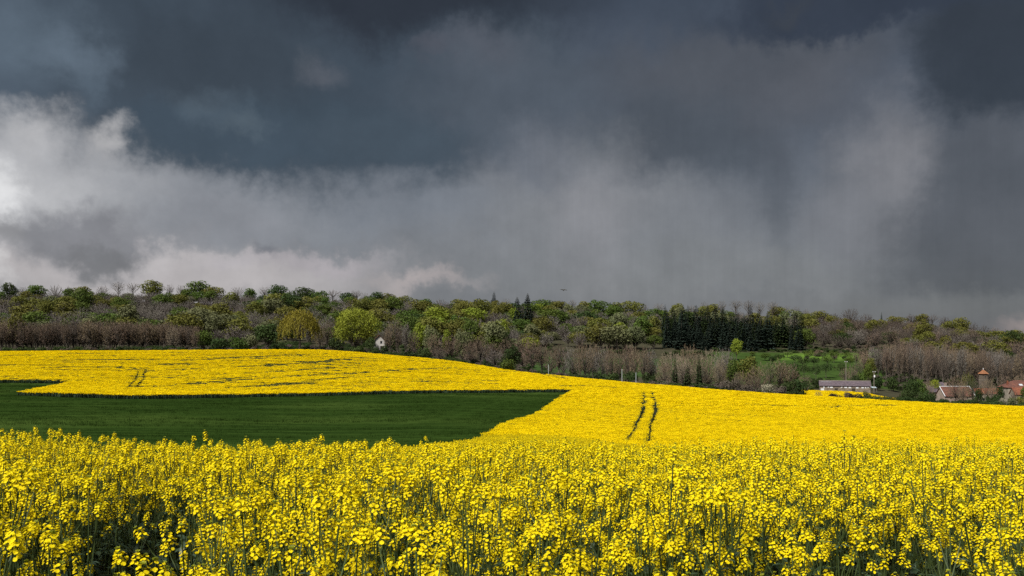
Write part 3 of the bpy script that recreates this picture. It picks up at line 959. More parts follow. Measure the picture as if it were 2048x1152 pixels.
# ------------------------------------------------------------------ wheat
def build_wheat():
    nx, ny = 220, 160
    xs = np.linspace(-260, 24, nx); ys = np.linspace(34, 240, ny)
    X, Y = np.meshgrid(xs, ys)
    Z = zg(X, Y) + .42 + (fbm(X * .3, Y * .3, 3) - .5) * .12
    ok = inside(WHEAT, X, Y)
    V = np.stack([X, Y, Z], -1).reshape(-1, 3)
    i = np.arange(ny - 1)[:, None] * nx + np.arange(nx - 1)[None]
    F = np.stack([i, i + 1, i + nx + 1, i + nx], -1).reshape(-1, 4)
    okf = ok.ravel()[F].all(1)
    me = bpy.data.meshes.new('wheat_field'); me.from_pydata(V.tolist(), [], F[okf].tolist())
    me.polygons.foreach_set('use_smooth', [True] * len(me.polygons))
    m, nt, o = new_mat('wheat_sward')
    N, L = nt.nodes, nt.links
    ge = N.new('ShaderNodeNewGeometry')
    mp = N.new('ShaderNodeMapping'); mp.inputs['Scale'].default_value = (.05, 1.0, 1); mp.inputs['Rotation'].default_value = (0, 0, .06)
    L.new(ge.outputs['Position'], mp.inputs[0])
    t = N.new('ShaderNodeTexNoise'); t.inputs['Scale'].default_value = .9; t.inputs['Detail'].default_value = 7; t.inputs['Roughness'].default_value = .65
    L.new(mp.outputs[0], t.inputs['Vector'])
    r = N.new('ShaderNodeValToRGB'); L.new(t.outputs[0], r.inputs[0])
    r.color_ramp.elements[0].position = .3; r.color_ramp.elements[0].color = (0.008, 0.020, 0.004, 1)
    r.color_ramp.elements[1].position = .72; r.color_ramp.elements[1].color = (0.036, 0.066, 0.012, 1)
    t2 = N.new('ShaderNodeTexNoise'); t2.inputs['Scale'].default_value = .035; t2.inputs['Detail'].default_value = 4
    L.new(ge.outputs['Position'], t2.inputs['Vector'])
    mr = N.new('ShaderNodeMapRange'); mr.inputs[1].default_value = .48; mr.inputs[2].default_value = .70
    L.new(t2.outputs[0], mr.inputs[0])
    mx = N.new('ShaderNodeMix'); mx.data_type = 'RGBA'
    L.new(mr.outputs[0], mx.inputs[0]); L.new(r.outputs[0], mx.inputs[6]); mx.inputs[7].default_value = (.046, .076, .015, 1)
    b = N.new('ShaderNodeBsdfPrincipled'); b.inputs['Roughness'].default_value = .95; b.inputs['Specular IOR Level'].default_value = .0
    L.new(mx.outputs[2], b.inputs['Base Color'])
    bp = N.new('ShaderNodeBump'); bp.inputs['Strength'].default_value = .5; bp.inputs['Distance'].default_value = .2
    L.new(t.outputs[0], bp.inputs['Height']); L.new(bp.outputs[0], b.inputs['Normal'])
    L.new(b.outputs[0], o.inputs[0])
    me.materials.append(m)
    tag(obj('wheat_field', me), kind='structure')
    srcs = []
    for q in range(4):
        rr = random.Random(700 + q); mb = MB(); Q = []
        for f in range(34):
            a = rr.random() * 6.28; rr_ = .55 * math.sqrt(rr.random()); x, y = rr_ * math.cos(a), rr_ * math.sin(a)
            b_ = rr.random() * 3.14; dx, dy = math.cos(b_) * .022, math.sin(b_) * .022; l = rr.uniform(.4, .62)
            Q.append([[x - dx, y - dy, .1], [x + dx, y + dy, .1], [x + dx * .2 + rr.uniform(-.1, .1), y + rr.uniform(-.1, .1), l]])
        mb.quads(np.array(Q), 0)
        srcs.append((mb.mesh('wheat_tuft', [M['wheat']]), None))
    X, Y, r_ = jitter_grid(-200, 24, 34, 240, .75, 41)
    px = 1024 + PXF * X / Y
    k = inside(WHEAT, X, Y) & (px > -120)
    # wheel tracks through the wheat, running away and to the left
    for p in ([(700, 868), (800, 848), (900, 835), (985, 808), (1040, 795)], [(0, 812), (300, 826), (500, 835)], [(0, 800), (250, 808), (600, 800)]):
        tr = [pt(a, b_, .5) for a, b_ in p]
        k &= (seg_dist(tr, X, Y) > .5)
    X, Y = X[k], Y[k]; n = len(X); S = r_.uniform(.8, 1.1, n)
    scatter('wheat_crop', srcs, np.stack([X, Y, zg(X, Y)], 1), r_.randint(0, 4, n), np.stack([np.zeros(n), np.zeros(n), r_.uniform(0, 6.28, n)], 1),
            np.stack([S, S, S * (1 + (fbm(X * .06, Y * .8, 3) - .5) * .8)], 1), 'dark green young wheat covering the hollow between the yellow fields', 'wheat')


build_wheat()

# ------------------------------------------------------------------ trees (unit height, scaled per tree)
def rvec(r):
    v = np.array([r.gauss(0, 1), r.gauss(0, 1), r.gauss(0, 1)]); return v / (np.linalg.norm(v) + 1e-9)


def bare_tree(seed, w=.62, base=.30, nb=46, ntw=26, up=.75, tw=.0062, tl=.075, flat=1.0, lean=0.05, top=.5):
    """trunk + limbs, and a crown of fine twigs; w = crown width / height"""
    r = random.Random(seed); tr = MB(); cr = MB()
    tx, ty = r.uniform(-lean, lean), r.uniform(-lean, lean)
    path = [(0, 0, -.03), (tx * .3, ty * .3, base * .6), (tx * .6, ty * .6, base + .18), (tx, ty, base + .38)]
    tr.tube(path, [.020, .015, .011, .005], 5, 0, cap=False)
    cz = (1 + base) / 2; rz = (1 - base) / 2; T = []; Q = []
    for b in range(nb):
        a = b * 2.399 + r.uniform(-.3, .3)
        ph = math.acos(1 - 1.62 * ((b + .5) / nb))          # from the top down past the equator
        rad = r.uniform(.72, 1.0)
        e = np.array([math.cos(a) * math.sin(ph) * w / 2 * rad, math.sin(a) * math.sin(ph) * w / 2 * rad, cz + math.cos(ph) * rz * rad * flat])
        e[2] = min(e[2], 1.0) * (1 + r.uniform(-.03, .02))
        t0 = r.uniform(.1, 1.0)
        z0 = base * .8 + t0 * .25 if e[2] > base + .2 else base * .75 + .06 * t0
        s = np.array([tx * z0, ty * z0, z0])
        mid = s * .45 + e * .55 + np.array([0, 0, -.05 * (1 if e[2] < .6 else -.3)]) + rvec(r) * .02
        P = [s, s * .55 + mid * .45 + rvec(r) * .012, mid, mid * .45 + e * .55 + rvec(r) * .015, e]
        R = [.0065, .0052, .0038, .0026, .0012]
        for i in range(4):
            p, q = P[i], P[i + 1]; d = q - p; d /= np.linalg.norm(d) + 1e-9
            for k in range(2):
                sd = np.cross(d, rvec(r)); sd /= np.linalg.norm(sd) + 1e-9
                Q.append([p - sd * R[i], p + sd * R[i], q + sd * R[i + 1], q - sd * R[i + 1]])
        for k in range(ntw):
            t = r.uniform(.35, 1.0) ** .8 * 4; i = min(int(t), 3); f = t - i
            p = P[i] * (1 - f) + P[i + 1] * f
            out = p - np.array([0, 0, cz - .15]); out /= np.linalg.norm(out) + 1e-9
            d = out * .5 + rvec(r) * .75 + np.array([0, 0, up * .6]); d /= np.linalg.norm(d)
            sd = np.cross(d, rvec(r)); sd /= np.linalg.norm(sd) + 1e-9
            l = tl * r.uniform(.5, 1.25); wd = tw * r.uniform(.5, 1.1)
            T.append([p - sd * wd * .5, p + sd * wd * .5, p + d * l])
    tr.quads(np.array(Q), 0); cr.quads(np.array(T), 0)
    return tr.mesh('trunk', [M['bark']]), cr.mesh('crown', [M['twig']])


def leafy_tree(seed, w=.8, base=.22, lobes=12, n=1500, leaf=.030, droop=0.0, gap=.0, top=1.0):
    r = random.Random(seed); tr = MB(); cr = MB()
    tr.tube([(0, 0, -.03), (r.uniform(-.01, .01), 0, base), (r.uniform(-.02, .02), r.uniform(-.02, .02), .62)], [.024, .018, .006], 5, 0, cap=False)
    LB = []
    cz = (1 + base) / 2; rz = (1 - base) / 2
    for b in range(lobes):
        a = b * 2.399 + r.uniform(-.4, .4); ph = math.acos(1 - 1.75 * ((b + .5) / lobes))
        k = r.uniform(.55, .72)
        c = np.array([math.cos(a) * math.sin(ph) * w / 2 * k, math.sin(a) * math.sin(ph) * w / 2 * k, cz + math.cos(ph) * rz * k])
        rad = r.uniform(.11, .19) * (1 + .15 * (w - .6))
        LB.append((c, rad))
        tr.tube([(0, 0, base + r.uniform(0, .15)), tuple(c * .6 + np.array([0, 0, base * .35])), tuple(c)], [.010, .006, .002], 3, 0, cap=False)
    LB.append((np.array([0, 0, cz]), .22 * min(w, 1)))
    tot = sum(q[1] ** 2 for q in LB); V = []
    for c, rad in LB:
        m = int(n * rad ** 2 / tot)
        for i in range(m):
            o = rvec(r)
            if o[2] < -.4 and r.random() < .5: o[2] = -o[2]
            p = c + o * rad * (r.uniform(.72, 1.12) if r.random() < .8 else r.uniform(.3, .8)) * np.array([1, 1, .85])
            p[2] = max(p[2], base * .7)
            nn = o + rvec(r) * .75; nn /= np.linalg.norm(nn)
            u = np.cross(nn, rvec(r)); u /= np.linalg.norm(u) + 1e-9
            if droop:
                u = np.array([r.gauss(0, .25), r.gauss(0, .25), -1.0]); u /= np.linalg.norm(u)
            v = np.cross(nn, u); v /= np.linalg.norm(v) + 1e-9
            s = leaf * r.uniform(.55, 1.25)
            la, lb = (s * (1 + droop * 2.2), s * (.65 - .25 * min(droop, 1)))
            V.append([p - u * la, p + v * lb, p + u * la * .9, p - v * lb * .8])
    cr.quads(np.array(V), 0)
    return tr.mesh('trunk', [M['bark']]), cr.mesh('crown', [M['foliage']])


def willow_tree(seed):
    r = random.Random(seed); tr = MB(); cr = MB()
    tr.tube([(0, 0, -.03), (.01, 0, .2), (.03, .01, .6)], [.03, .022, .008], 6, 0, cap=False)
    V = []
    for b in range(340):
        a = b * 2.399; k = math.sqrt((b + .5) / 340)
        rr_ = .5 * k * r.uniform(.86, 1.05)
        bump = 1 + .05 * math.sin(a * 3 + 1) + .04 * math.sin(a * 7)
        ztop = (.30 + .70 * math.sqrt(max(0, 1 - (k * .93) ** 2))) * r.uniform(.93, 1.02) * bump
        x, y = rr_ * math.cos(a) * bump, rr_ * math.sin(a) * bump
        if b % 9 == 0:
            tr.tube([(0.02, 0, .3), (x * .5, y * .5, ztop * .85), (x, y, ztop)], [.009, .005, .002], 3, 0, cap=False)
        ln = r.uniform(.12, .34) * (1 if k > .5 else .6)
        steps = int(ln / .016)
        px_, py_ = x, y
        for s in range(steps):
            z = ztop - s * .016
            if z < .05: break
            px_ += r.gauss(0, .004) + x * .004; py_ += r.gauss(0, .004) + y * .004
            for q in range(2):
                p = np.array([px_ + r.gauss(0, .012), py_ + r.gauss(0, .012), z + r.gauss(0, .006)])
                u = np.array([r.gauss(0, .3), r.gauss(0, .3), -1]); u /= np.linalg.norm(u)
                nn = np.array([x, y, .35]) + rvec(r) * .4; v = np.cross(nn, u); v /= np.linalg.norm(v) + 1e-9
                la, lb = .020 * r.uniform(.6, 1.3), .0085 * r.uniform(.6, 1.3)
                V.append([p - u * la, p + v * lb, p + u * la, p - v * lb])
    cr.quads(np.array(V), 0)
    return tr.mesh('trunk', [M['bark']]), cr.mesh('crown', [M['foliage']])


def conifer(seed, w=.34, base=.04, layers=24, ragged=.25):
    r = random.Random(seed); tr = MB(); cr = MB()
    tr.tube([(0, 0, -.03), (0, 0, .5), (0, 0, .985)], [.016, .010, .002], 5, 0, cap=False)
    V = []
    for L_ in range(layers):
        t = L_ / (layers - 1); z = base + (1 - base) * t ** .92 * .985
        rad = w / 2 * (1 - t) ** .82 * (1 + r.uniform(-ragged, ragged)) + .012
        nbr = max(5, int(15 * (1 - t * .6)))
        for b in range(nbr):
            a = b * 6.283 / nbr + r.uniform(-.3, .3) + L_
            l = rad * r.uniform(.7, 1.15); d = np.array([math.cos(a), math.sin(a), 0]); s = np.array([-d[1], d[0], 0])
            p0 = np.array([0, 0, z + .012]); dz = -.28 * l + .01
            p1 = p0 + d * l * .55 + np.array([0, 0, dz * .3]); p2 = p0 + d * l + np.array([0, 0, dz])
            wd = l * r.uniform(.16, .26) + .004
            V.append([p0, p1 + s * wd, p2, p1 - s * wd])
            V.append([p0 + d * l * .3, p1 + s * wd * .3 + np.array([0, 0, -.045 * (1 - t) - .006]), p2 + np.array([0, 0, -.01]), p1 + np.array([0, 0, .012])])
    cr.quads(np.array(V), 0)
    return tr.mesh('trunk', [M['bark']]), cr.mesh('crown', [M['needles']])


def shrub(seed, w=1.3, n=900, leaf=.06):
    r = random.Random(seed); tr = MB(); cr = MB(); V = []; LB = []
    for b in range(7):
        a = b * 2.4; k = r.uniform(.15, .36) * w
        LB.append((np.array([math.cos(a) * k, math.sin(a) * k, r.uniform(.3, .66)]), r.uniform(.22, .34)))
        tr.tube([(math.cos(a) * .05, math.sin(a) * .05, -.02), tuple(LB[-1][0])], [.025, .008], 3, 0, cap=False)
    for i in range(n):
        c, rad = r.choice(LB); o = rvec(r); p = c + o * rad * r.uniform(.7, 1.1) * np.array([1.1, 1.1, .95]); p[2] = max(.02, p[2])
        nn = o + rvec(r) * .7; u = np.cross(nn, rvec(r)); u /= np.linalg.norm(u) + 1e-9; v = np.cross(nn, u); v /= np.linalg.norm(v) + 1e-9
        s = leaf * r.uniform(.6, 1.2)
        V.append([p - u * s, p + v * s * .6, p + u * s, p - v * s * .6])
    cr.quads(np.array(V), 0)
    return tr.mesh('stems', [M['bark']]), cr.mesh('foliage', [M['foliage']])


TM = {
    'bare': [bare_tree(1000 + i, w=[.66, .58, .75, .62, .70][i], base=[.16, .2, .14, .24, .18][i], nb=54, ntw=34, tw=.0068) for i in range(5)],
    'umbrella': [bare_tree(1020 + i, w=[.85, .72, .95][i], base=[.42, .38, .45][i], nb=40, ntw=26, flat=.9, up=.9) for i in range(3)],
    'slim': [bare_tree(1040 + i, w=[.34, .30, .40, .36][i], base=[.2, .28, .18, .24][i], nb=46, ntw=34, up=1.2, tw=.0056, tl=.062) for i in range(4)],
    'dome': [bare_tree(1060 + i, w=[1.0, .88, 1.1][i], base=[.10, .12, .08][i], nb=84, ntw=44, up=.8, tw=.0058, tl=.07) for i in range(3)],
    'leafy': [leafy_tree(1100 + i, w=[.8, .68, .92, .75, .62][i], base=[.08, .12, .06, .1, .08][i], lobes=15, n=2000) for i in range(5)],
    'big': [leafy_tree(1131, w=.98, base=.10, lobes=30, n=9000, leaf=.0165)],
    'willow': [willow_tree(1140)],
    'conifer': [conifer(1150 + i, w=[.34, .40, .30, .37][i]) for i in range(4)],
    'orchard': [leafy_tree(1170 + i, w=[1.05, .95, 1.15][i], base=[.36, .40, .33][i], lobes=9, n=900, leaf=.036) for i in range(3)],
    'shrub': [shrub(1180 + i, w=[1.2, 1.5, 1.0][i]) for i in range(3)],
}
C = {   # real surface colours of twigs and leaves
    'grey': (0.205, 0.186, 0.164), 'mauve': (0.198, 0.172, 0.160), 'brown': (0.185, 0.138, 0.100), 'tan': (0.235, 0.180, 0.120), 'pale': (0.285, 0.235, 0.172),
    'dark': (0.115, 0.092, 0.078), 'olive': (0.135, 0.135, 0.028), 'green': (0.080, 0.118, 0.022), 'deep': (0.046, 0.072, 0.020), 'bright': (0.19, 0.23, 0.026),
    'sage': (0.140, 0.150, 0.072), 'gold': (0.24, 0.205, 0.028), 'fir': (0.030, 0.046, 0.033), 'gorse': (0.035, 0.026, 0.028), 'ivy': (0.035, 0.055, 0.016), 'blossom': (0.32, 0.30, 0.22),
}
TREES = []      # dicts: kind, colour, px, d, height, width factor, name/label overrides


def T(kind, colour, px, d, h, w=1.0, **k):
    TREES.append(dict(kind=kind, colour=colour, px=px, d=d, h=h, w=w, **k))


def T_top(kind, colour, px, d, ytop, wpx=None, **k):    # a tree whose tip is seen at photo row ytop
    g = at(px, d); top = EYE - (ytop - HOR) / PXF * d
    h = max(3.0, top - g.z)
    ratio = {'bare': .66, 'umbrella': .85, 'slim': .35, 'dome': 1.0, 'leafy': .8, 'big': .98, 'willow': 1.0, 'conifer': .36, 'orchard': 1.0, 'shrub': 1.5}[kind]
    w = 1.0 if wpx is None else max(.55, min(1.9, wpx / PXF * d / (h * ratio)))
    T(kind, colour, px, d, h, w, **k)


rt = random.Random(77)
# --- skyline trees, listed from the photograph
SKYL = [(-30, 572, 'leafy', 'deep', 36), (20, 563, 'leafy', 'deep', 34), (45, 571, 'umbrella', 'grey', 24), (75, 567, 'leafy', 'green', 40), (112, 569, 'bare', 'grey', 34), (138, 571, 'bare', 'mauve', 24),
        (165, 570, 'leafy', 'olive', 38), (205, 569, 'bare', 'mauve', 28), (237, 560, 'umbrella', 'grey', 28), (266, 562, 'umbrella', 'grey', 28), (305, 560, 'leafy', 'olive', 46), (340, 566, 'umbrella', 'mauve', 24), (362, 567, 'umbrella', 'grey', 26),
        (398, 561, 'leafy', 'green', 50), (428, 570, 'leafy', 'olive', 40), (475, 572, 'umbrella', 'grey', 30), (500, 575, 'leafy', 'green', 32), (529, 571, 'umbrella', 'grey', 26), (555, 569, 'leafy', 'deep', 42),
        (608, 574, 'leafy', 'deep', 50), (638, 580, 'leafy', 'green', 40), (665, 577, 'umbrella', 'mauve', 36), (695, 582, 'leafy', 'deep', 34), (713, 577, 'umbrella', 'grey', 24), (731, 583, 'umbrella', 'grey', 24),
        (752, 581, 'leafy', 'deep', 32), (776, 586, 'leafy', 'olive', 36), (806, 590, 'leafy', 'olive', 36), (826, 599, 'umbrella', 'mauve', 26), (849, 596, 'leafy', 'green', 36), (880, 596, 'bare', 'mauve', 38),
        (918, 596, 'leafy', 'olive', 52), (955, 598, 'leafy', 'olive', 48), (988, 584, 'conifer', 'fir', 24), (1012, 595, 'umbrella', 'grey', 24), (1034, 594, 'conifer', 'fir', 26), (1055, 587, 'conifer', 'fir', 28),
        (1086, 596, 'leafy', 'green', 56), (1120, 599, 'leafy', 'olive', 42), (1145, 596, 'umbrella', 'grey', 20), (1170, 601, 'leafy', 'olive', 36), (1196, 598, 'leafy', 'green', 42), (1230, 603, 'leafy', 'olive', 36),
        (1265, 600, 'leafy', 'olive', 46), (1290, 609, 'bare', 'mauve', 24), (1318, 604, 'umbrella', 'grey', 26), (1354, 605, 'leafy', 'olive', 32), (1385, 608, 'bare', 'grey', 28), (1408, 601, 'umbrella', 'grey', 26),
        (1425, 606, 'leafy', 'olive', 40), (1444, 598, 'umbrella', 'grey', 25), (1472, 596, 'umbrella', 'grey', 27), (1497, 597, 'umbrella', 'grey', 27), (1519, 600, 'umbrella', 'grey', 26), (1545, 599, 'umbrella', 'grey', 26),
        (1553, 612, 'leafy', 'olive', 36), (1574, 609, 'umbrella', 'grey', 18), (1592, 610, 'umbrella', 'grey', 22), (1612, 617, 'bare', 'grey', 22), (1640, 621, 'leafy', 'olive', 36), (1668, 625, 'bare', 'dark', 30),
        (1700, 614, 'dome', 'dark', 40), (1733, 626, 'bare', 'dark', 30), (1763, 624, 'conifer', 'fir', 9), (1792, 631, 'leafy', 'olive', 38), (1822, 627, 'bare', 'dark', 30), (1843, 625, 'leafy', 'olive', 30),
        (1864, 626, 'umbrella', 'dark', 28), (1890, 631, 'bare', 'dark', 30), (1922, 634, 'leafy', 'olive', 34), (1946, 643, 'bare', 'dark', 28), (1968, 648, 'bare', 'dark', 26), (1990, 652, 'bare', 'brown', 26), (2012, 657, 'bare', 'dark', 26), (2034, 664, 'bare', 'dark', 26), (2060, 671, 'bare', 'dark', 28)]
for (x, y, k, c, w) in SKYL:
    T_top(k, c, x, 858 + rt.uniform(-14, 14), y, w * (1.18 if k == 'leafy' else 1.0), zone='skyline')


# --- wood on the hillside, in ragged ranks
def wood_mix(px, d):
    u = rt.random()
    right = px > 1620
    if right:
        opts = [('bare', 'dark', .42), ('bare', 'brown', .24), ('bare', 'grey', .12), ('leafy', 'olive', .16), ('leafy', 'deep', .06)]
    elif px > 820:
        opts = [('bare', 'grey', .22), ('bare', 'mauve', .14), ('leafy', 'olive', .26), ('leafy', 'green', .16), ('leafy', 'sage', .12), ('leafy', 'bright', .05), ('leafy', 'deep', .05)]
    elif px > 430:
        opts = [('bare', 'grey', .26), ('bare', 'mauve', .22), ('leafy', 'olive', .26), ('leafy', 'green', .12), ('leafy', 'sage', .09), ('leafy', 'deep', .05)]
    else:
        opts = [('bare', 'grey', .31), ('bare', 'mauve', .25), ('leafy', 'olive', .20), ('leafy', 'green', .16), ('leafy', 'sage', .06), ('leafy', 'deep', .02)]
    if d < 640 and px < 620: opts = [('bare', 'mauve', .34), ('bare', 'grey', .34), ('leafy', 'sage', .12), ('leafy', 'olive', .12), ('leafy', 'green', .08)]
    a = 0
    for k, c, p in opts:
        a += p
        if u < a: return k, c
    return opts[0][:2]


for d0, sp in ((560, 34), (605, 34), (650, 33), (695, 32), (740, 31), (785, 30), (825, 28)):
    x = -70.0
    while x < 2130:
        x += sp * rt.uniform(.75, 1.3)
        d = d0 + rt.uniform(-16, 16)
        if 1080 < x < 1430 and d < 600: continue
        if 1310 < x < 1600 and d < 735: continue            # conifer block and meadow
        if 1430 <= x < 1780 and d < 632: continue
        if x > 1990 and d > 800: continue
        k, c = wood_mix(x, d)
        h = (rt.uniform(15, 22) if k == 'leafy' else rt.uniform(12.5, 18)) * (.86 if x > 1620 else 1) * (.76 if d > 800 else .86 if d > 760 else 1)
        T(k, c, x, d, h, rt.uniform(1.1, 1.6), zone='slope')
# --- conifer plantation
for d0, sp in ((628, 15), (655, 14), (682, 14), (708, 14)):
    x = 1318.0
    while x < 1590:
        x += sp * rt.uniform(.75, 1.25)
        d = d0 + rt.uniform(-7, 7)
        if x > 1540 and rt.random() < .45: continue
        T('conifer', rt.choice(['fir', 'fir', 'ivy']), x, d, rt.uniform(14, 27), rt.uniform(1.0, 1.6), zone='plantation')
T_top('conifer', 'fir', 1036, 690, 596, 28, zone='slope'); T_top('conifer', 'fir', 1056, 684, 588, 32, zone='slope')
T_top('conifer', 'fir', 1046, 676, 612, 28, zone='slope'); T_top('conifer', 'fir', 1064, 672, 622, 26, zone='slope')
# --- brown thicket belt on the left behind the crest
for d0, sp in ((452, 10), (466, 10), (482, 10), (500, 11)):
    x = -75.0
    while x < 385:
        x += sp * rt.uniform(.7, 1.35)
        T('slim', rt.choice(['brown', 'brown', 'tan', 'dark']), x, d0 + rt.uniform(-5, 5), rt.uniform(13.5, 17.5) * (1 - .12 * (x > 340)), rt.uniform(1.0, 1.4), zone='belt left')
T_top('leafy', 'olive', 35, 462, 622, 46, zone='belt left'); T_top('leafy', 'green', 222, 495, 632, 26, zone='belt left')
T_top('dome', 'pale', 345, 446, 650, 26, zone='belt left', label='pale blossoming bush at the right end of the brown thicket')
T_top('leafy', 'green', 405, 455, 657, 50, label='round green tree at the right end of the brown thicket')
T_top('shrub', 'deep', 440, 442, 670, 46); T_top('shrub', 'green', 478, 446, 668, 46); T_top('shrub', 'sage', 500, 452, 662, 46)
T_top('leafy', 'deep', 536, 448, 643, 62, label='dark green round tree just left of the golden willow')
T('willow', 'gold', 599, 440, 0, 1, ytop=620, wpx=84, label='golden weeping willow standing behind the crest of the yellow field', name='willow_tree')
T('big', 'bright', 711, 442, 0, 1, ytop=609, wpx=98, label='large yellow-green broadleaf tree beside the white gabled house', name='broadleaf_tree')
T_top('bare', 'brown', 655, 455, 641, 34); T_top('bare', 'tan', 640, 470, 650, 30); T_top('shrub', 'ivy', 672, 444, 668, 36)
for x, y, k, c, w, d in ((780, 640, 'slim', 'tan', 20, 436), (795, 632, 'slim', 'brown', 22, 450), (776, 655, 'slim', 'grey', 20, 462), (812, 642, 'slim', 'grey', 22, 440), (787, 643, 'conifer', 'ivy', 14, 444), (822, 650, 'conifer', 'ivy', 14, 452),
                       (842, 640, 'leafy', 'bright', 40, 470), (862, 648, 'leafy', 'sage', 36, 446), (828, 660, 'slim', 'brown', 26, 432), (868, 662, 'bare', 'tan', 34, 434), (895, 656, 'leafy', 'bright', 26, 452), (902, 668, 'bare', 'brown', 50, 424),
                       (925, 655, 'leafy', 'sage', 40, 450), (940, 676, 'dome', 'brown', 40, 420), (960, 668, 'bare', 'brown', 36, 430), (985, 680, 'slim', 'brown', 26, 415), (880, 690, 'dome', 'dark', 34, 418), (850, 690, 'shrub', 'deep', 40, 428),
                       (715, 688, 'shrub', 'deep', 44, 436), (741, 672, 'leafy', 'deep', 22, 430), (752, 690, 'shrub', 'ivy', 26, 424), (774, 652, 'slim', 'tan', 16, 428), (769, 686, 'shrub', 'ivy', 16, 426), (790, 698, 'shrub', 'dark', 40, 424), (815, 700, 'shrub', 'ivy', 46, 422), (990, 640, 'leafy', 'sage', 60, 540), (1005, 632, 'leafy', 'bright', 34, 570),
                       (942, 634, 'leafy', 'green', 40, 560), (915, 630, 'leafy', 'olive', 44, 570), (800, 618, 'leafy', 'green', 32, 600), (990, 697, 'bare', 'mauve', 40, 412), (1065, 672, 'bare', 'brown', 46, 396), (1085, 684, 'slim', 'brown', 34, 392), (1045, 668, 'bare', 'brown', 44, 430), (1012, 674, 'bare', 'brown', 40, 426), (975, 684, 'bare', 'mauve', 40, 440)):
    T_top(k, c, x, d, y, w, zone='middle')
T_top('leafy', 'ivy', 1024, 372, 690, 52, label='dark green rounded bush-like tree right behind the falling crest')
T_top('shrub', 'green', 1014, 362, 712, 40, label='low bright green bush in front of the dark rounded tree')
# --- open row of bare trees in front of the meadow
for x, y, k, c, d in ((1102, 690, 'bare', 'brown', 372), (1118, 686, 'slim', 'brown', 388), (1128, 690, 'bare', 'mauve', 402), (1145, 688, 'bare', 'grey', 385), (1160, 684, 'bare', 'tan', 380), (1178, 690, 'bare', 'grey', 378), (1192, 686, 'slim', 'tan', 392), (1206, 688, 'bare', 'grey', 384),
                    (1222, 690, 'bare', 'tan', 376), (1240, 689, 'bare', 'brown', 390), (1256, 687, 'slim', 'brown', 382), (1270, 690, 'bare', 'tan', 378), (1288, 692, 'bare', 'brown', 386), (1302, 690, 'bare', 'grey', 392), (1170, 680, 'bare', 'tan', 372), (1186, 682, 'bare', 'tan', 398), (1214, 684, 'bare', 'brown', 404), (1262, 684, 'bare', 'tan', 408), (1294, 688, 'bare', 'tan', 400)):
    T_top(k, c, x, d, y, 34, zone='row')
for x in (1090, 1200, 1225, 1262, 1300):
    T_top('shrub', 'ivy' if x != 1225 else 'deep', x, 360 + rt.uniform(-10, 15), 740 + rt.uniform(-4, 5), 40, zone='row')
for x, y, w, d, c in ((1346, 697, 62, 342, 'pale'), (1378, 684, 64, 350, 'tan'), (1416, 691, 66, 346, 'pale'), (1402, 706, 56, 336, 'tan'), (1366, 708, 52, 332, 'pale'), (1328, 722, 44, 330, 'tan'), (1440, 718, 40, 336, 'tan'), (1450, 700, 36, 372, 'grey')):
    T_top('dome', c, x, d, y, w, zone='cluster')
T_top('conifer', 'ivy', 1398, 329, 702, 18, zone='cluster'); T_top('conifer', 'ivy', 1350, 326, 715, 20, zone='cluster'); T_top('conifer', 'ivy', 1375, 324, 728, 24, zone='cluster')
for x, y, k, c, w, d in ((1448, 690, 'dome', 'mauve', 40, 400), (1473, 674, 'leafy', 'bright', 26, 560), (1466, 718, 'leafy', 'green', 40, 345), (1498, 706, 'leafy', 'olive', 50, 342), (1516, 722, 'bare', 'tan', 44, 330), (1540, 716, 'bare', 'sage', 46, 335), (1560, 716, 'bare', 'tan', 50, 338), (1580, 722, 'bare', 'brown', 44, 340),
                       (1480, 738, 'dome', 'tan', 36, 318), (1508, 748, 'dome', 'brown', 40, 312), (1536, 762, 'shrub', 'blossom', 34, 300), (1465, 752, 'shrub', 'dark', 40, 312), (1572, 755, 'shrub', 'ivy', 44, 320), (1600, 750, 'shrub', 'ivy', 40, 330), (1560, 766, 'shrub', 'dark', 40, 300), (1500, 766, 'shrub', 'dark', 44, 300), (1440, 758, 'shrub', 'dark', 44, 318), (1622, 768, 'shrub', 'deep', 18, 378),
                       (1450, 702, 'shrub', 'green', 40, 470), (1530, 705, 'leafy', 'green', 30, 560), (1505, 704, 'leafy', 'green', 24, 590), (1545, 712, 'leafy', 'deep', 26, 540), (1562, 728, 'leafy', 'ivy', 30, 440), (1590, 738, 'leafy', 'deep', 26, 425), (1612, 748, 'bare', 'brown', 26, 410), (1635, 750, 'shrub', 'ivy', 30, 408), (1660, 752, 'shrub', 'deep', 26, 410), (1710, 745, 'shrub', 'ivy', 28, 412), (1330, 706, 'bare', 'tan', 40, 440), (1300, 712, 'shrub', 'ivy', 30, 430), (1150, 722, 'shrub', 'deep', 34, 440), (1230, 722, 'shrub', 'ivy', 34, 440)):
    T_top(k, c, x, d, y, w, zone='hedgerow')
# --- orchard trees on the bright meadow
for x, y, d, w in ((1617, 708, 560, 22), (1645, 711, 565, 24), (1668, 709, 550, 22), (1692, 712, 556, 22), (1605, 722, 500, 26), (1628, 722, 510, 26), (1652, 734, 460, 26), (1608, 736, 455, 24), (1590, 718, 530, 24), (1700, 722, 520, 20), (1575, 712, 580, 22), (1560, 716, 540, 24), (1680, 734, 470, 24), (1632, 738, 440, 26), (1585, 732, 470, 26), (1655, 720, 520, 22)):
    T_top('orchard', 'deep' if w > 23 else 'green', x, d, y - 8, w + 4, zone='orchard')
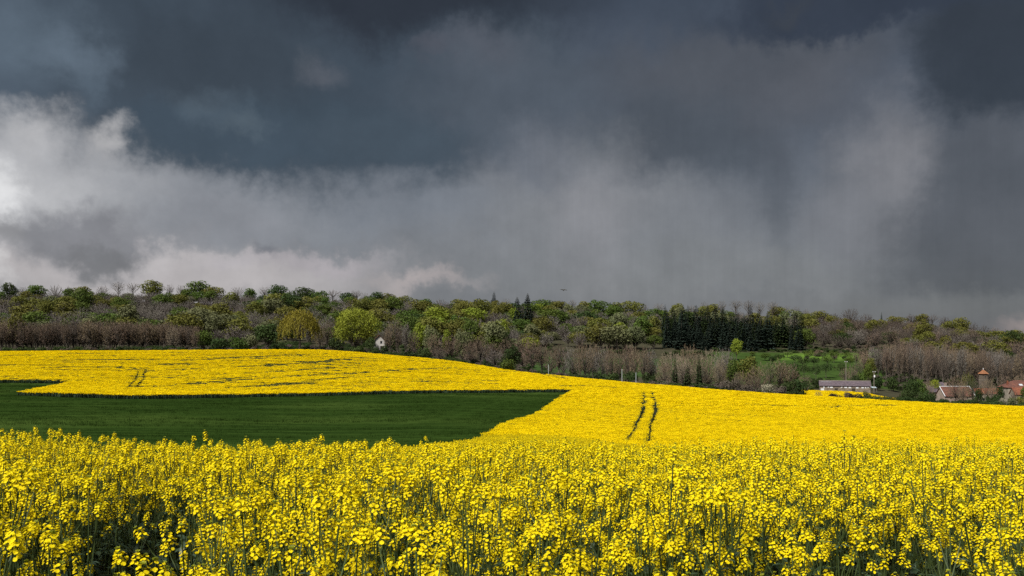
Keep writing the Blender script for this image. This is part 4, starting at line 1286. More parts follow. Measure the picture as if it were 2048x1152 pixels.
# --- tall bare belt behind the farm
for d0, sp in ((452, 13), (475, 12), (500, 13), (528, 14)):
    x = {452: 1762.0, 475: 1742.0, 500: 1722.0, 528: 1700.0}[d0]
    while x < 2120:
        x += sp * rt.uniform(.7, 1.35)
        yt = np.interp(x, [1700, 1740, 1800, 1900, 2000, 2100], [700, 688, 684, 690, 700, 706]) + rt.uniform(-5, 12)
        T_top('slim', rt.choice(['tan', 'brown', 'brown', 'grey', 'dark']), x, d0 + rt.uniform(-6, 6), yt, rt.uniform(18, 28), zone='belt right')
for x, y, k, c, w, d in ((1735, 724, 'leafy', 'green', 22, 430), (1722, 738, 'shrub', 'green', 26, 425), (1754, 748, 'shrub', 'ivy', 30, 415), (1785, 748, 'shrub', 'deep', 34, 418), (1705, 728, 'bare', 'brown', 24, 420), (1728, 702, 'bare', 'tan', 30, 470), (1716, 716, 'bare', 'sage', 26, 450), (1740, 712, 'leafy', 'olive', 26, 440), (1690, 732, 'bare', 'tan', 24, 430),
                       (1822, 756, 'leafy', 'deep', 40, 345), (1838, 754, 'leafy', 'green', 36, 352), (1815, 770, 'shrub', 'ivy', 36, 330), (1855, 758, 'bare', 'tan', 26, 365), (1870, 755, 'leafy', 'bright', 22, 400), (1848, 774, 'shrub', 'deep', 30, 340), (1912, 746, 'dome', 'tan', 40, 372), (1935, 742, 'bare', 'olive', 30, 420), (1945, 748, 'bare', 'ivy', 26, 366), (1975, 752, 'bare', 'tan', 28, 372), (1962, 768, 'conifer', 'ivy', 12, 360), (2000, 770, 'leafy', 'ivy', 20, 366), (1992, 785, 'shrub', 'ivy', 26, 348), (1978, 788, 'shrub', 'ivy', 22, 345), (2022, 790, 'shrub', 'sage', 26, 340), (2042, 788, 'shrub', 'olive', 24, 338), (1950, 790, 'shrub', 'ivy', 22, 345), (2052, 772, 'leafy', 'green', 26, 352), (2010, 748, 'bare', 'brown', 30, 430), (2040, 745, 'bare', 'tan', 30, 440), (2005, 792, 'shrub', 'blossom', 20, 338), (1926, 764, 'bare', 'tan', 26, 362), (1985, 766, 'bare', 'tan', 20, 364), (2028, 776, 'bare', 'brown', 18, 356), (1956, 776, 'leafy', 'ivy', 16, 362), (1862, 780, 'shrub', 'ivy', 20, 345), (1920, 790, 'bare', 'tan', 18, 350)):
    T_top(k, c, x, d, y, w, zone='farm')
T_top('shrub', 'gorse', 1668, 282, 784, 32, label='smaller dark purple-brown bush at the crest below the long barn', name='bush')
T_top('shrub', 'gorse', 1704, 280, 782, 40, label='larger dark purple-brown bush at the crest below the long barn', name='bush')
T_top('bare', 'tan', 1693, 276, 778, 14, label='thin leafless sapling between the two dark bushes on the crest')
T_top('bare', 'tan', 1637, 280, 780, 16, label='thin leafless sapling left of the two dark bushes on the crest')
T_top('shrub', 'olive', 1733, 330, 778, 10, label='small olive sapling standing in the narrow yellow strip')
x = 1722
while x < 1812:
    T_top('shrub', 'deep', x, 284 + rt.uniform(-3, 3), 794 + rt.uniform(-1.5, 1), 16, zone='low hedge'); x += 9
for x, y in ((795, 876), (1030, 846)):
    pass


# --- labels, objects, and the far remainder as one mass
KINDWORD = {'bare': 'bare', 'umbrella': 'bare spreading', 'slim': 'slender bare', 'dome': 'bare rounded', 'leafy': 'leafy', 'big': 'broadleaf', 'willow': 'weeping', 'conifer': 'conifer', 'orchard': 'small round-headed', 'shrub': 'bush'}
COLWORD = {'grey': 'grey', 'mauve': 'mauve-grey', 'brown': 'brown', 'tan': 'tan', 'pale': 'pale buff', 'dark': 'dark brown', 'olive': 'olive-green', 'green': 'mid-green', 'deep': 'dark green', 'bright': 'bright yellow-green', 'sage': 'grey-green', 'gold': 'golden', 'fir': 'blackish green', 'gorse': 'purple-brown', 'ivy': 'ivy-dark', 'blossom': 'whitish blossoming'}
ZONE = {'skyline': 'on the skyline', 'slope': 'on wooded slope', 'plantation': 'in conifer block', 'belt left': 'in brown thicket', 'middle': 'in crest scrub',
        'row': 'before the meadow', 'cluster': 'in rounded clump', 'hedgerow': 'in meadow hedgerow', 'orchard': 'on bright meadow', 'belt right': 'in farm belt', 'farm': 'near farm roofs', 'low hedge': 'in low hedge', None: 'behind the crest'}
MARKS = [(0, 'at far left edge'), (110, 'above yellow spur tip'), (200, 'left of wheel tracks'), (275, 'above left wheel tracks'), (390, 'past the brown thicket'), (470, 'well left of willow'), (540, 'beside willow, left side'), (600, 'above the golden willow'), (660, 'right of golden willow'),
         (715, 'above big yellow-green tree'), (765, 'above the white house'), (830, 'just past white house'), (900, 'well past white house'), (960, 'left of skyline conifer'), (1000, 'at lone skyline conifer'), (1050, 'at paired skyline conifers'), (1110, 'under the flying bird'), (1180, 'right of flying bird'), (1250, 'above pale posts'), (1310, 'left of bare clump'),
         (1380, 'over rounded bare clump'), (1450, 'right of bare clump'), (1510, 'near conifer block middle'), (1570, 'at conifer block end'), (1640, 'above barn left end'), (1690, 'above barn middle'), (1745, 'above barn gable'), (1800, 'between barn and farmhouse'), (1860, 'left of farmhouse'), (1910, 'above the farmhouse'), (1966, 'by orange-roofed tower'), (2030, 'at far right edge')]
for t in TREES:
    if t.get('ytop'):
        g = at(t['px'], t['d']); t['h'] = EYE - (t['ytop'] - HOR) / PXF * t['d'] - g.z
        t['w'] = t['wpx'] / PXF * t['d'] / (t['h'] * (.98 if t['kind'] == 'big' else 1.0))
    t['size'] = t['h'] / t['d'] * PXF
FAM = {'bare': 'bare', 'umbrella': 'bare', 'slim': 'bare', 'dome': 'bare', 'leafy': 'leafy', 'big': 'leafy', 'willow': 'leafy', 'orchard': 'leafy', 'conifer': 'conifer', 'shrub': 'shrub'}
single = []; mass = []
for fam in ('bare', 'leafy', 'conifer', 'shrub'):
    q = sorted([t for t in TREES if FAM[t['kind']] == fam and -25 < t['px'] < 2075], key=lambda t: -t['size'] - (100 if t.get('label') or t.get('zone') == 'skyline' else 0))
    single += q[:300]; mass += q[300:]
mass += [t for t in TREES if not (-25 < t['px'] < 2075)]
bins = {}
for t in single:
    if t.get('label'): continue
    mk = min(MARKS, key=lambda m: abs(m[0] - t['px']))[1]
    kw = KINDWORD[t['kind']]
    noun = '' if t['kind'] in ('conifer', 'shrub') else ' tree'
    t['base_label'] = '%s %s%s %s, %s' % (COLWORD[t['colour']], kw, noun, ZONE[t.get('zone')], mk)
    bins.setdefault(t['base_label'], []).append(t)
NUM = ['', 'first', 'second', 'third', 'fourth', 'fifth', 'sixth', 'seventh', 'eighth', 'ninth', 'tenth', 'eleventh', 'twelfth', 'thirteenth', 'fourteenth', 'fifteenth', 'sixteenth', 'seventeenth', 'eighteenth', 'nineteenth', 'twentieth']
for lb, ts in bins.items():
    n_ = len(ts)
    ts.sort(key=lambda t: -t['h'] if n_ <= 3 else t['px'])
    for i, t in enumerate(ts):
        if n_ == 1: x = ''
        elif n_ == 2: x = ', ' + ('taller', 'shorter')[i] + ' of two'
        elif n_ == 3: x = ', ' + ('tallest', 'middle-sized', 'shortest')[i] + ' of three'
        else: x = ', ' + (NUM[i + 1] if i < 20 else 'further') + ' from left there'
        t['label'] = lb + x
NAME = {'bare': 'bare_tree', 'umbrella': 'bare_tree', 'slim': 'bare_tree', 'dome': 'bare_tree', 'leafy': 'leafy_tree', 'big': 'leafy_tree', 'willow': 'willow_tree', 'orchard': 'orchard_tree', 'conifer': 'conifer_tree', 'shrub': 'bush'}
GRP = {'skyline': 'trees on the skyline', 'slope': 'trees of the hillside wood', 'plantation': 'conifers of the plantation', 'belt left': 'trees of the brown thicket', 'middle': 'trees behind the falling crest', 'row': 'bare trees before the meadow', 'cluster': 'rounded bare clump', 'hedgerow': 'hedgerow by the meadow', 'orchard': 'orchard trees on the meadow', 'belt right': 'tall bare belt behind the farm', 'farm': 'trees about the farm', 'low hedge': 'bushes of the low hedge'}
for t in single:
    g = at(t['px'], t['d'])
    e = bpy.data.objects.new(t.get('name') or NAME[t['kind']], None); COL.objects.link(e)
    e.location = g; e.scale = (t['h'] * t['w'], t['h'] * t['w'], t['h'])
    ry = rt.random() * 6.283 if t['kind'] not in ('big', 'willow') else .6
    e.rotation_euler = (0, 0, ry)
    tag(e, t['label'], 'bush' if t['kind'] == 'shrub' else 'tree', GRP.get(t.get('zone')))
    a, b = rt.choice(TM[t['kind']])
    o = obj('stems' if t['kind'] == 'shrub' else 'trunk', a, e)
    o = obj('foliage' if t['kind'] == 'shrub' else 'crown', b, e); o.color = (*C[t['colour']], 1)
print('trees single', len(single), 'mass', len(mass))


_MC = {}


def colour_mat(base, color):
    # the same twig / leaf material with the colour written in (instances carry no object colour)
    key = (base.name, color)
    if key not in _MC:
        m = base.copy(); m.name = base.name + '_tinted'
        for n in list(m.node_tree.nodes):
            if n.type == 'MIX' and n.blend_type == 'MULTIPLY':
                for l in list(n.inputs[7].links): m.node_tree.links.remove(l)
                n.inputs[7].default_value = (*color, 1)
        _MC[key] = m
    return _MC[key]


def tree_joined(pair, color):
    # trunk and crown in one mesh for the far mass
    mb = MB()
    for k, me in enumerate(pair):
        V = np.zeros(len(me.vertices) * 3); me.vertices.foreach_get('co', V)
        q = MB(); q.add(V.reshape(-1, 3), [tuple(p.vertices) for p in me.polygons], k); mb.merge(q)
    return (mb.mesh('far_tree', [pair[0].materials[0], colour_mat(pair[1].materials[0], color)]), None)


def mass_scatter(name, items, label):
    keys = sorted({(t['kind'], t['colour']) for t in items}); src = []
    for k, c in keys: src.append(tree_joined(TM[k][0], C[c]))
    P = [tuple(at(t['px'], t['d'])) for t in items]
    scatter(name, src, P, [keys.index((t['kind'], t['colour'])) for t in items], [(0, 0, rt.random() * 6.28) for t in items],
            [(t['h'] * t['w'], t['h'] * t['w'], t['h']) for t in items], label, 'woodland')


# extra trees behind and between the counted ones
extra = []
for d0, sp in ((545, 34), (582, 28), (628, 26), (672, 25), (717, 24), (762, 24), (805, 24), (842, 22), (880, 20), (905, 20)):
    x = -140.0
    while x < 2200:
        x += sp * rt.uniform(.75, 1.3); d = d0 + rt.uniform(-14, 14)
        if 1080 < x < 1430 and d < 610: continue
        if 1310 < x < 1600 and d < 735: continue
        if 1430 <= x < 1790 and d < 640: continue
        k, c = wood_mix(x, d)
        extra.append(dict(kind=k, colour=c, px=x, d=d, h=rt.uniform(10, 14) * (.66 if d > 850 else .84 if d > 780 else 1), w=rt.uniform(1.3, 1.8)))
mass_scatter('woodland', mass + extra, 'mixed bare and leafing wood filling the hillside between the nearer trees')
# undergrowth on wood floors and hedge bottoms
ug = []
for zx0, zx1, zd0, zd1, n, cs in ((-80, 400, 430, 470, 420, ['ivy', 'dark', 'deep']), (380, 760, 436, 540, 260, ['deep', 'ivy', 'dark']), (740, 1090, 405, 545, 260, ['dark', 'ivy', 'deep']), (1080, 1320, 352, 366, 60, ['dark', 'ivy']), (1300, 1600, 305, 345, 170, ['dark', 'ivy', 'deep']), (1560, 1700, 400, 425, 40, ['deep', 'ivy']), (1740, 2110, 425, 540, 420, ['dark', 'dark', 'ivy']),
                                (-100, 1100, 545, 640, 300, ['dark', 'sage', 'ivy']), (1600, 2150, 560, 700, 220, ['dark', 'ivy', 'brown']), (1800, 2100, 318, 345, 60, ['ivy', 'deep']), (1080, 1430, 575, 600, 60, ['deep', 'ivy']), (1430, 1790, 612, 630, 60, ['deep', 'ivy'])):
    for i in range(n):
        ug.append(dict(kind='shrub', colour=rt.choice(cs), px=rt.uniform(zx0, zx1), d=rt.uniform(zd0, zd1), h=rt.uniform(1.4, 3.6), w=rt.uniform(.9, 1.5)))
for px_, d_ in ((780, 37.5), (800, 38), (812, 38.5), (870, 39.5), (925, 47), (960, 56), (985, 68), (1010, 78), (1035, 86), (1048, 92), (1056, 97), (1020, 82)):
    for q_ in range(3):
        ug.append(dict(kind=rt.choice(['dome', 'shrub']), colour=rt.choice(['brown', 'tan', 'ivy']), px=px_ + rt.uniform(-10, 6), d=d_ + rt.uniform(-1, 1.5), h=rt.uniform(.7, 1.15), w=rt.uniform(.8, 1.2)))
mass_scatter('undergrowth', ug, 'dark brambles and low growth under the trees and hedges')


# ------------------------------------------------------------------ buildings, poles, fence posts, bird
M['stone'] = simple_mat('rubble_stone', (0.15, 0.12, 0.085), (0.26, 0.21, 0.155), scale=1.6, rough=.95, bump=.4)
M['pinkstone'] = simple_mat('pinkish_stone', (0.25, 0.19, 0.155), (0.36, 0.285, 0.235), scale=1.4, rough=.95, bump=.4)
M['towerstone'] = simple_mat('tower_stone', (0.10, 0.078, 0.060), (0.17, 0.135, 0.105), scale=1.6, rough=.95, bump=.4)
M['render'] = simple_mat('pale_render', (0.46, 0.43, 0.40), (0.55, 0.52, 0.48), scale=1.0, rough=.9)
M['cream'] = simple_mat('cream_render', (0.24, 0.205, 0.16), (0.34, 0.30, 0.24), scale=1.0, rough=.9)
M['white'] = simple_mat('white_paint', (0.78, 0.78, 0.78), (0.7, 0.7, 0.7), scale=3, rough=.6)
M['slate'] = simple_mat('slate_roof', (0.065, 0.050, 0.060), (0.13, 0.10, 0.11), scale=1.2, rough=.7, spec=.3, stretch=(1, 1, 3))
M['tile'] = simple_mat('red_tiles', (0.135, 0.046, 0.028), (0.24, 0.088, 0.048), scale=1.5, rough=.85, bump=.3)
M['browntile'] = simple_mat('weathered_tiles', (0.085, 0.042, 0.034), (0.17, 0.072, 0.050), scale=.9, rough=.85, bump=.3)
M['orangetile'] = simple_mat('orange_tiles', (0.22, 0.092, 0.046), (0.31, 0.14, 0.068), scale=1.2, rough=.85)
M['glass'] = simple_mat('dark_window', (0.012, 0.013, 0.016), rough=.15, spec=.5)
M['darkwood'] = simple_mat('dark_wood', (0.035, 0.028, 0.022), (0.06, 0.05, 0.04), scale=4, rough=.9)
M['polewood'] = simple_mat('pole_wood', (0.20, 0.17, 0.14), (0.30, 0.26, 0.22), scale=3, rough=.9, stretch=(4, 4, .4))
M['ceramic'] = simple_mat('white_ceramic', (0.8, 0.8, 0.8), rough=.3, spec=.5)
M['galv'] = simple_mat('galvanised', (0.45, 0.47, 0.48), (0.55, 0.57, 0.58), scale=5, rough=.5)
M['plume'] = simple_mat('dark_plumage', (0.045, 0.040, 0.026), (0.07, 0.062, 0.04), scale=12, rough=.8)
M['sheet'] = simple_mat('blue_grey_sheet', (0.35, 0.42, 0.46), (0.45, 0.5, 0.53), scale=2, rough=.5)


def empty(name, loc, rz, label, cat, group=None):
    e = bpy.data.objects.new(name, None); COL.objects.link(e); e.location = loc; e.rotation_euler = (0, 0, rz)
    return tag(e, label, cat, group)


def wall_box(e, L_, W_, H_, mat, ridge=None, name='wall', z0=-1.5):
    """walls of a building centred on e (long side along x, front at -y); gable ends up to `ridge`"""
    mb = MB(); a, b = L_ / 2, W_ / 2
    mb.add([(-a, -b, z0), (a, -b, z0), (a, b, z0), (-a, b, z0), (-a, -b, H_), (a, -b, H_), (a, b, H_), (-a, b, H_)], [(0, 1, 5, 4), (1, 2, 6, 5), (2, 3, 7, 6), (3, 0, 4, 7), (4, 5, 6, 7)], 0)
    if ridge:
        for s in (-a, a): mb.add([(s, -b, H_), (s, b, H_), (s, 0, ridge)], [(0, 1, 2)], 0)
    return mb.build(name, mat, e)


def gable_roof(e, L_, W_, H_, ridge, mat, over=.35, t=.16, name='roof'):
    mb = MB(); a = L_ / 2 + over; b = W_ / 2 + over
    sl = (ridge - H_) / (W_ / 2); zl = H_ - sl * over
    for s in (-1, 1):
        V = [(-a, s * b, zl), (a, s * b, zl), (a, 0, ridge), (-a, 0, ridge)]
        U = [(x, y, z + t) for x, y, z in V]
        mb.add(V + U, [(0, 1, 2, 3), (7, 6, 5, 4), (0, 4, 5, 1), (1, 5, 6, 2), (3, 7, 4, 0)], 0)
    return mb.build(name, mat, e)


def hip_roof(e, L_, W_, H_, ridge, mat, over=.35, inset=None, name='roof'):
    a, b = L_ / 2 + over, W_ / 2 + over; r = max(0, a - (b if inset is None else inset))
    mb = MB(); z = H_ - .05
    mb.add([(-a, -b, z), (a, -b, z), (a, b, z), (-a, b, z), (-r, 0, ridge), (r, 0, ridge)], [(0, 1, 5, 4), (1, 2, 5), (2, 3, 4, 5), (3, 0, 4), (3, 2, 1, 0)], 0)
    return mb.build(name, mat, e)


def opening(e, x, y, z, w, h, mat, name='window', frame=True, nx=0):
    """window set in a front (-y) wall at (x, y): frame proud of the wall, pane recessed in the frame"""
    mb = MB(); mb.box(x - w / 2, x + w / 2, y - .03, y - .012, z, z + h)
    o = mb.build(name, mat, e)
    if frame:
        f = MB(); t = .09
        f.box(x - w / 2 - t, x - w / 2, y - .08, y - .004, z - t, z + h + t); f.box(x + w / 2, x + w / 2 + t, y - .08, y - .004, z - t, z + h + t)
        f.box(x - w / 2, x + w / 2, y - .078, y - .004, z + h, z + h + t); f.box(x - w / 2, x + w / 2, y - .12, y - .004, z - t, z)
        f.build('frame', M['darkwood'] if mat is not M['glass'] else M['cream'], o)
    return o


# long low barn: right end nearer, gable seen obliquely
bp_ = at(1689, 396)
barn = empty('long_barn', (bp_.x, bp_.y, -16.2), math.radians(-17), 'long low stone barn with dark slate roof behind the narrow yellow strip', 'barn')
bl, bw, bh, br = 20.8, 7.0, 2.55, 4.5
wall_box(barn, bl, bw, bh, M['stone'], br - .12)
rf = gable_roof(barn, bl, bw, bh, br, M['slate'], .3)
mb = MB(); mb.tube([(-bl / 2 - .3, 0, br + .16), (bl / 2 + .3, 0, br + .16)], [.13, .13], 6); mb.build('ridge_tiles', M['polewood'], rf)
mb = MB(); mb.box(-9.8, -5.6, -1.05, -.55, 4.12, 4.2)
sk = mb.build('roof_light', M['galv'], rf); sk.rotation_euler = (0, 0, 0)
for x, w, h in ((-8.7, .7, .55), (-6.9, .5, .5), (-5.6, 1.2, .65), (-1.4, .6, .5), (.3, 1.1, .6), (2.0, 1.1, .65), (5.0, 1.0, .7), (7.2, 1.0, .65), (8.4, .5, .6), (9.4, .5, .5)):
    opening(barn, x, -bw / 2, bh - .32 - h, w, h, M['white'], 'shutter', False)
for x, w in ((-3.6, 1.4), (3.5, 1.5)):
    opening(barn, x, -bw / 2, .0, w, 1.5, M['darkwood'], 'door', False)
mb = MB()
for s in (-1, 1):
    mb.add([(bl / 2 + .31, s * (bw / 2 + .3), bh - .15), (bl / 2 + .34, s * (bw / 2 + .3), bh + .1), (bl / 2 + .34, 0, br + .1), (bl / 2 + .31, 0, br - .1)], [(0, 1, 2, 3)])
mb.build('bargeboard', M['cream'], barn)
mb = MB(); mb.box(bl / 2 + .01, bl / 2 + .04, -.5, .5, 2.4, 3.3); mb.build('gable_hatch', M['darkwood'], barn)

sp_ = at(1645, 385)
sg = empty('sign_board', (sp_.x, sp_.y, -16.1), math.radians(-5), 'blank white board on two posts at the left end of the long barn', 'board')
mb = MB(); mb.box(-.68, .68, -.04, .04, .55, 1.7); mb.build('panel', M['white'], sg)
for s in (-.5, .5):
    mb = MB(); mb.box(s - .05, s + .05, .045, .13, -.6, 1.6); mb.build('post', M['polewood'], sg)

# farmhouse with white ridge and verge
fp = at(1909, 388)
FZ = EYE - (812 - HOR) / PXF * 388
fh = empty('farmhouse', (fp.x, 388, FZ), math.radians(4), 'stone farmhouse with weathered red-brown roof and white ridge, behind the right-hand crest', 'house')
wall_box(fh, 12.4, 8, 4.6, M['pinkstone'], 8.1)
r2 = gable_roof(fh, 12.4, 8, 4.6, 8.3, M['browntile'], .35)
mb = MB(); mb.box(-6.6, 6.6, -.14, .14, 8.38, 8.62); mb.build('ridge_capping', M['white'], r2)
for s in (-1, 1):
    mb = MB(); x = s * 6.60
    mb.add([(x, -4.4, 4.3), (x, 0, 8.22), (x, 0, 8.55), (x, -4.4, 4.62), (x + s * .18, -4.4, 4.3), (x + s * .18, 0, 8.22), (x + s * .18, 0, 8.55), (x + s * .18, -4.4, 4.62)],
           [(0, 1, 2, 3), (7, 6, 5, 4), (0, 3, 7, 4), (3, 2, 6, 7), (1, 0, 4, 5)])
    mb.build('verge_board', M['white'], r2)
mb = MB(); mb.box(-3.1, -2.3, 2.0, 2.7, 6.3, 10.0); ch = mb.build('chimney', M['pinkstone'], r2)
for x, z, w, h in ((-3.9, 3.5, .9, .8), (-3.4, 1.0, 1.1, 1.3), (-.2, 1.0, 1.1, 1.3), (-.4, 3.4, .8, .8), (3.2, 1.0, 1.2, 1.6), (3.4, 3.4, .8, .8)):
    opening(fh, x, -4.0, z, w, h, M['glass'])
opening(fh, 1.6, -4.0, -.2, 1.1, 2.2, M['darkwood'], 'door')
bk = empty('hipped_barn', (fp.x - 1.0, 401, FZ), math.radians(4), 'dark-roofed barn rising behind the white-ridged farmhouse', 'barn')
wall_box(bk, 11, 7, 5.6, M['stone'], 9.3); hip_roof(bk, 11, 7, 5.6, 9.9, M['slate'], .3)

# low linking range
lp = at(1972, 392); LZ = EYE - (806 - HOR) / PXF * 392
lk = empty('outbuilding', (lp.x, 392, LZ), math.radians(2), 'low stone outbuilding with orange-red tile roof linking farmhouse and right-hand house', 'outbuilding')
wall_box(lk, 11.0, 5, 4.3, M['cream'], 6.0); gable_roof(lk, 11.0, 5, 4.3, 6.3, M['tile'], .3)
opening(lk, -2.5, -2.5, 1.2, .9, 1.1, M['glass']); opening(lk, 2.8, -2.5, 1.2, .9, 1.1, M['glass']); opening(lk, .2, -2.5, -.3, 1.2, 2.3, M['darkwood'], 'door')

# dovecote tower
tp = at(1966.5, 402); TZ = EYE - (806 - HOR) / PXF * 402
tw = empty('dovecote_tower', (tp.x, 402, TZ), math.radians(8), 'square stone tower with pointed orange tile roof and white finial', 'tower')
wall_box(tw, 2.5, 2.5, 13.1, M['towerstone'])
mb = MB(); mb.box(-1.32, 1.32, -1.32, 1.32, 10.2, 10.4); mb.build('string_course', M['cream'], tw)
mb = MB(); mb.add([(-1.65, -1.65, 13.05), (1.65, -1.65, 13.05), (1.65, 1.65, 13.05), (-1.65, 1.65, 13.05), (0, 0, 15.0)], [(0, 1, 4), (1, 2, 4), (2, 3, 4), (3, 0, 4), (3, 2, 1, 0)])
tr_ = mb.build('roof', M['orangetile'], tw)
mb = MB(); mb.tube([(0, 0, 14.85), (0, 0, 15.3), (0, 0, 15.55)], [.12, .16, .04], 6); mb.build('finial', M['white'], tr_)
opening(tw, 0, -1.25, 11.4, .6, .8, M['glass'])

# right-hand house: hipped main roof and a lower red-tiled front range
hp = at(2036, 396); HZ = EYE - (806 - HOR) / PXF * 396
hh = empty('hipped_house', (hp.x, 396, HZ), math.radians(-3), 'large house with hipped dark red roof and skylight at the right edge', 'house')
wall_box(hh, 13, 9, 7.0, M['cream']); r3 = hip_roof(hh, 13, 9, 7.0, 10.0, M['browntile'], .4)
mb = MB(); mb.box(-5.2, -4.6, -1.2, -.5, 6.9, 9.6); c_ = mb.build('chimney', M['tile'], r3); mb = MB(); mb.tube([(-4.9, -.85, 9.6), (-4.9, -.85, 10.0)], [.16, .13], 6); mb.build('chimney_pot', M['orangetile'], r3)
mb = MB(); mb.add([(-1.0, -3.62, 7.68), (.4, -3.62, 7.68), (.4, -2.5, 8.36), (-1.0, -2.5, 8.36), (-1.0, -3.70, 7.82), (.4, -3.70, 7.82), (.4, -2.58, 8.5), (-1.0, -2.58, 8.5)], [(4, 5, 6, 7), (0, 1, 5, 4), (1, 2, 6, 5), (2, 3, 7, 6), (3, 0, 4, 7)])
mb.build('skylight', M['galv'], r3)
fr = empty('tiled_house', (hp.x, 388, HZ), math.radians(-3), 'long lower building with bright red tile roof before the hipped house', 'house')
wall_box(fr, 13.4, 5, 4.4, M['cream'], 6.8); gable_roof(fr, 13.4, 5, 4.4, 7.0, M['tile'], .35)
for x, w, h in ((-4.4, .9, 1.1), (-1.0, 1.1, 1.5), (2.2, .9, 1.1)):
    opening(fr, x, -2.5, 1.9, w, h, M['glass'])
opening(fr, .6, -2.5, -.2, 1.1, 2.1, M['darkwood'], 'door')

# white gabled house behind the big tree
wx = at(758, 438); WZ = EYE - (700 - HOR) / PXF * 438
wh = empty('gabled_house', (wx.x, 438, WZ), math.radians(100), 'small white gabled house half hidden by the large yellow-green tree', 'house')
wall_box(wh, 9, 5.4, 4.6, M['render'], 7.0, z0=-2)
r4 = gable_roof(wh, 9, 5.4, 4.6, 7.2, M['browntile'], .5)
# the gable facing the camera carries the openings
for y, z, w, h, m, n in ((-.9, 3.1, .9, 1.2, M['glass'], 'window'), (-1.4, -.2, 1.8, 2.1, M['darkwood'], 'door')):
    mb = MB(); mb.box(-4.5 - .04, -4.5 - .01, y - w / 2, y + w / 2, z, z + h); o_ = mb.build(n, m, wh)
    mb = MB(); mb.box(-4.5 - .09, -4.5 - .004, y - w / 2 - .1, y + w / 2 + .1, z + h, z + h + .12); mb.build('lintel', M['cream'], o_)

# fragment of a ruined pink wall left of the barn
rw = at(1612, 392)
e_ = empty('garden_wall', (rw.x, 392, rw.z), 0, 'short pinkish stone wall left of the long barn', 'wall'); e_['kind'] = 'thing'
mb = MB(); mb.box(-2.6, 2.6, -.25, .25, -.6, 1.5); mb.build('wall_face', M['pinkstone'], e_)
mb = MB(); mb.box(-2.7, 2.7, -.32, .32, 1.5, 1.64); mb.build('coping', M['stone'], e_)
cs = at(1754, 398)
e_ = empty('lean_to', (cs.x - 2.6, 396, -16.0), 0, 'low blue-grey sheeted lean-to at the barn gable', 'lean-to')
mb = MB(); mb.add([(-1.4, -1, 1.3), (1.4, -1, 1.3), (1.4, 1, 1.8), (-1.4, 1, 1.8), (-1.4, -1, 1.36), (1.4, -1, 1.36), (1.4, 1, 1.86), (-1.4, 1, 1.86)], [(3, 2, 1, 0), (4, 5, 6, 7), (0, 1, 5, 4), (1, 2, 6, 5), (2, 3, 7, 6), (3, 0, 4, 7)]); mb.build('roof_sheet', M['sheet'], e_)
for x in (-1.25, 1.25):
    for y, h in ((-.9, 1.3), (.9, 1.75)):
        mb = MB(); mb.box(x - .06, x + .06, y - .06, y + .06, -.5, h); mb.build('post', M['polewood'], e_)


# utility poles
def pole(px, d, ytop, label, transformer=False):
    g = at(px, d); h = EYE - (ytop - HOR) / PXF * d - g.z
    e = empty('utility_pole', g, math.radians(12), label, 'pole', 'utility poles by the barn')
    mb = MB(); mb.tube([(0, 0, -1), (0, 0, h)], [.16, .11], 8); mb.build('pole_shaft', M['polewood'], e)
    mb = MB(); mb.box(-.75, .75, -.16, -.06, h - .55, h - .42); c = mb.build('crossarm', M['polewood'], e)
    for x in (-.65, 0, .65):
        mb = MB(); mb.tube([(x, -.11, h - .42), (x, -.11, h - .30), (x, -.11, h - .18), (x, -.11, h - .08)], [.06, .11, .08, .12], 8); mb.build('insulator', M['ceramic'], c)
    if transformer:
        mb = MB(); mb.tube([(0, -.42, h - 2.7), (0, -.42, h - 1.75)], [.32, .32], 12); t = mb.build('transformer', M['ceramic'], e)
        mb = MB(); mb.box(-.06, .06, -.42, -.1, h - 2.5, h - 2.4); mb.build('bracket', M['galv'], t)
    return e


pole(1692, 404, 722, 'taller utility pole with white insulators behind the long barn')
pole(1748, 392, 742, 'shorter utility pole with white transformer right of the barn gable', True)
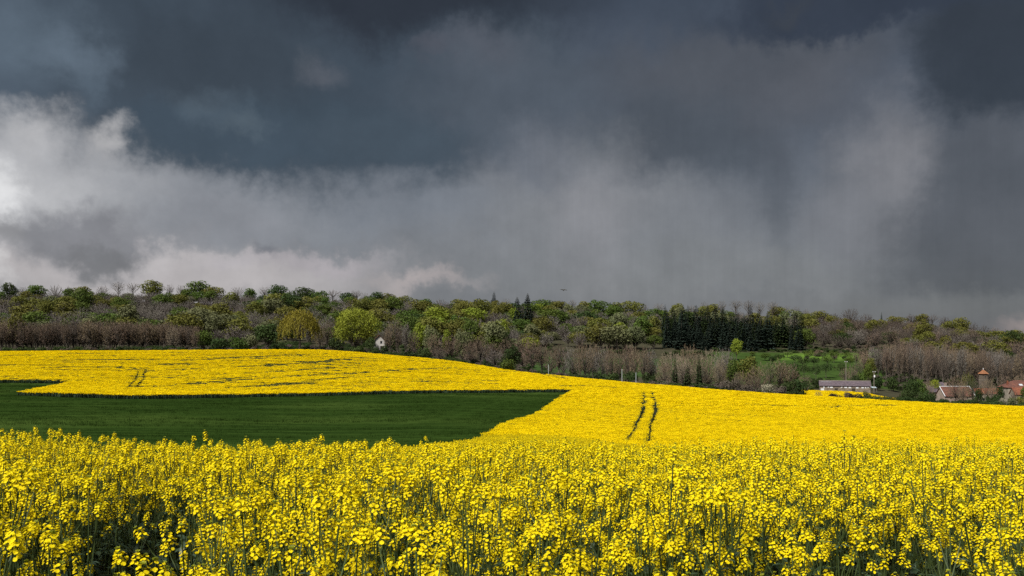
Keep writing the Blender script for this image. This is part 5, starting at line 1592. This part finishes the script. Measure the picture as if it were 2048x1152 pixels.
# slim pale posts just beyond the crest
for px, d, yt, lb in ((1097, 352, 730, 'pale thin post beyond the crest, leftmost of three'), (1244, 326, 739, 'tallest pale thin post beyond the crest, middle of three'), (1272, 322, 746, 'pale thin post beyond the crest, rightmost of three')):
    g = at(px, d); h = EYE - (yt - HOR) / PXF * d - g.z
    e = empty('marker_post', g, 0, lb, 'post', 'pale posts beyond the crest')
    mb = MB(); mb.tube([(0, 0, -.5), (0, 0, h)], [.10, .085], 8); mb.build('shaft', M['galv'], e)
    mb = MB(); mb.tube([(0, 0, h), (0, 0, h + .12)], [.11, .05], 8); mb.build('cap', M['ceramic'], e)


# soaring bird over the skyline
def build_bird():
    d = 175.0; X = (1127 - 1024) / PXF * d; Z = EYE - (580.5 - HOR) / PXF * d
    e = empty('bird', (X, d, Z), math.radians(14), 'dark bird gliding low over the woods, wings spread', 'bird')
    mb = MB()
    ys = [(-.30, .02), (-.26, .05), (-.12, .085), (.05, .085), (.20, .06), (.30, .03)]   # body along y (tail to head)
    n = 8; V = []; F = []
    for y, r in ys:
        for k in range(n): V.append((r * math.cos(6.2832 * k / n), y, r * .85 * math.sin(6.2832 * k / n)))
    for i in range(len(ys) - 1):
        for k in range(n): F.append((i * n + k, i * n + (k + 1) % n, (i + 1) * n + (k + 1) % n, (i + 1) * n + k))
    F += [tuple(range(n))[::-1], tuple((len(ys) - 1) * n + k for k in range(n))]
    # wings and fan tail joined to the same body mesh
    for s in (-1, 1):
        pr = [(.05, -.14, .12, .02), (.30, -.17, .15, .07), (.55, -.15, .10, .075), (.74, -.12, .0, .02)]
        b = len(V)
        for x, y0, y1, z in pr: V += [(s * x, y0, z), (s * x, y1, z + .015), (s * x, y1 * .5, z + .035), (s * x, y0, z + .008)]
        for i in range(3):
            for k in range(4): F.append((b + i * 4 + k, b + i * 4 + (k + 1) % 4, b + (i + 1) * 4 + (k + 1) % 4, b + (i + 1) * 4 + k))
        F.append((b + 12, b + 13, b + 14, b + 15))
    b = len(V); V += [(-.03, -.26, .0), (.03, -.26, .0), (.13, -.47, .01), (-.13, -.47, .01), (-.03, -.26, .02), (.03, -.26, .02), (.13, -.47, .02), (-.13, -.47, .02)]
    F += [(b, b + 1, b + 2, b + 3), (b + 7, b + 6, b + 5, b + 4), (b, b + 4, b + 5, b + 1), (b + 2, b + 6, b + 7, b + 3)]
    mb.add(V, F); mb.build('body', M['plume'], e)
    e.rotation_euler = (math.radians(-16), math.radians(5), math.radians(14)); e.scale = (1.0, 1.0, 1.3)


build_bird()
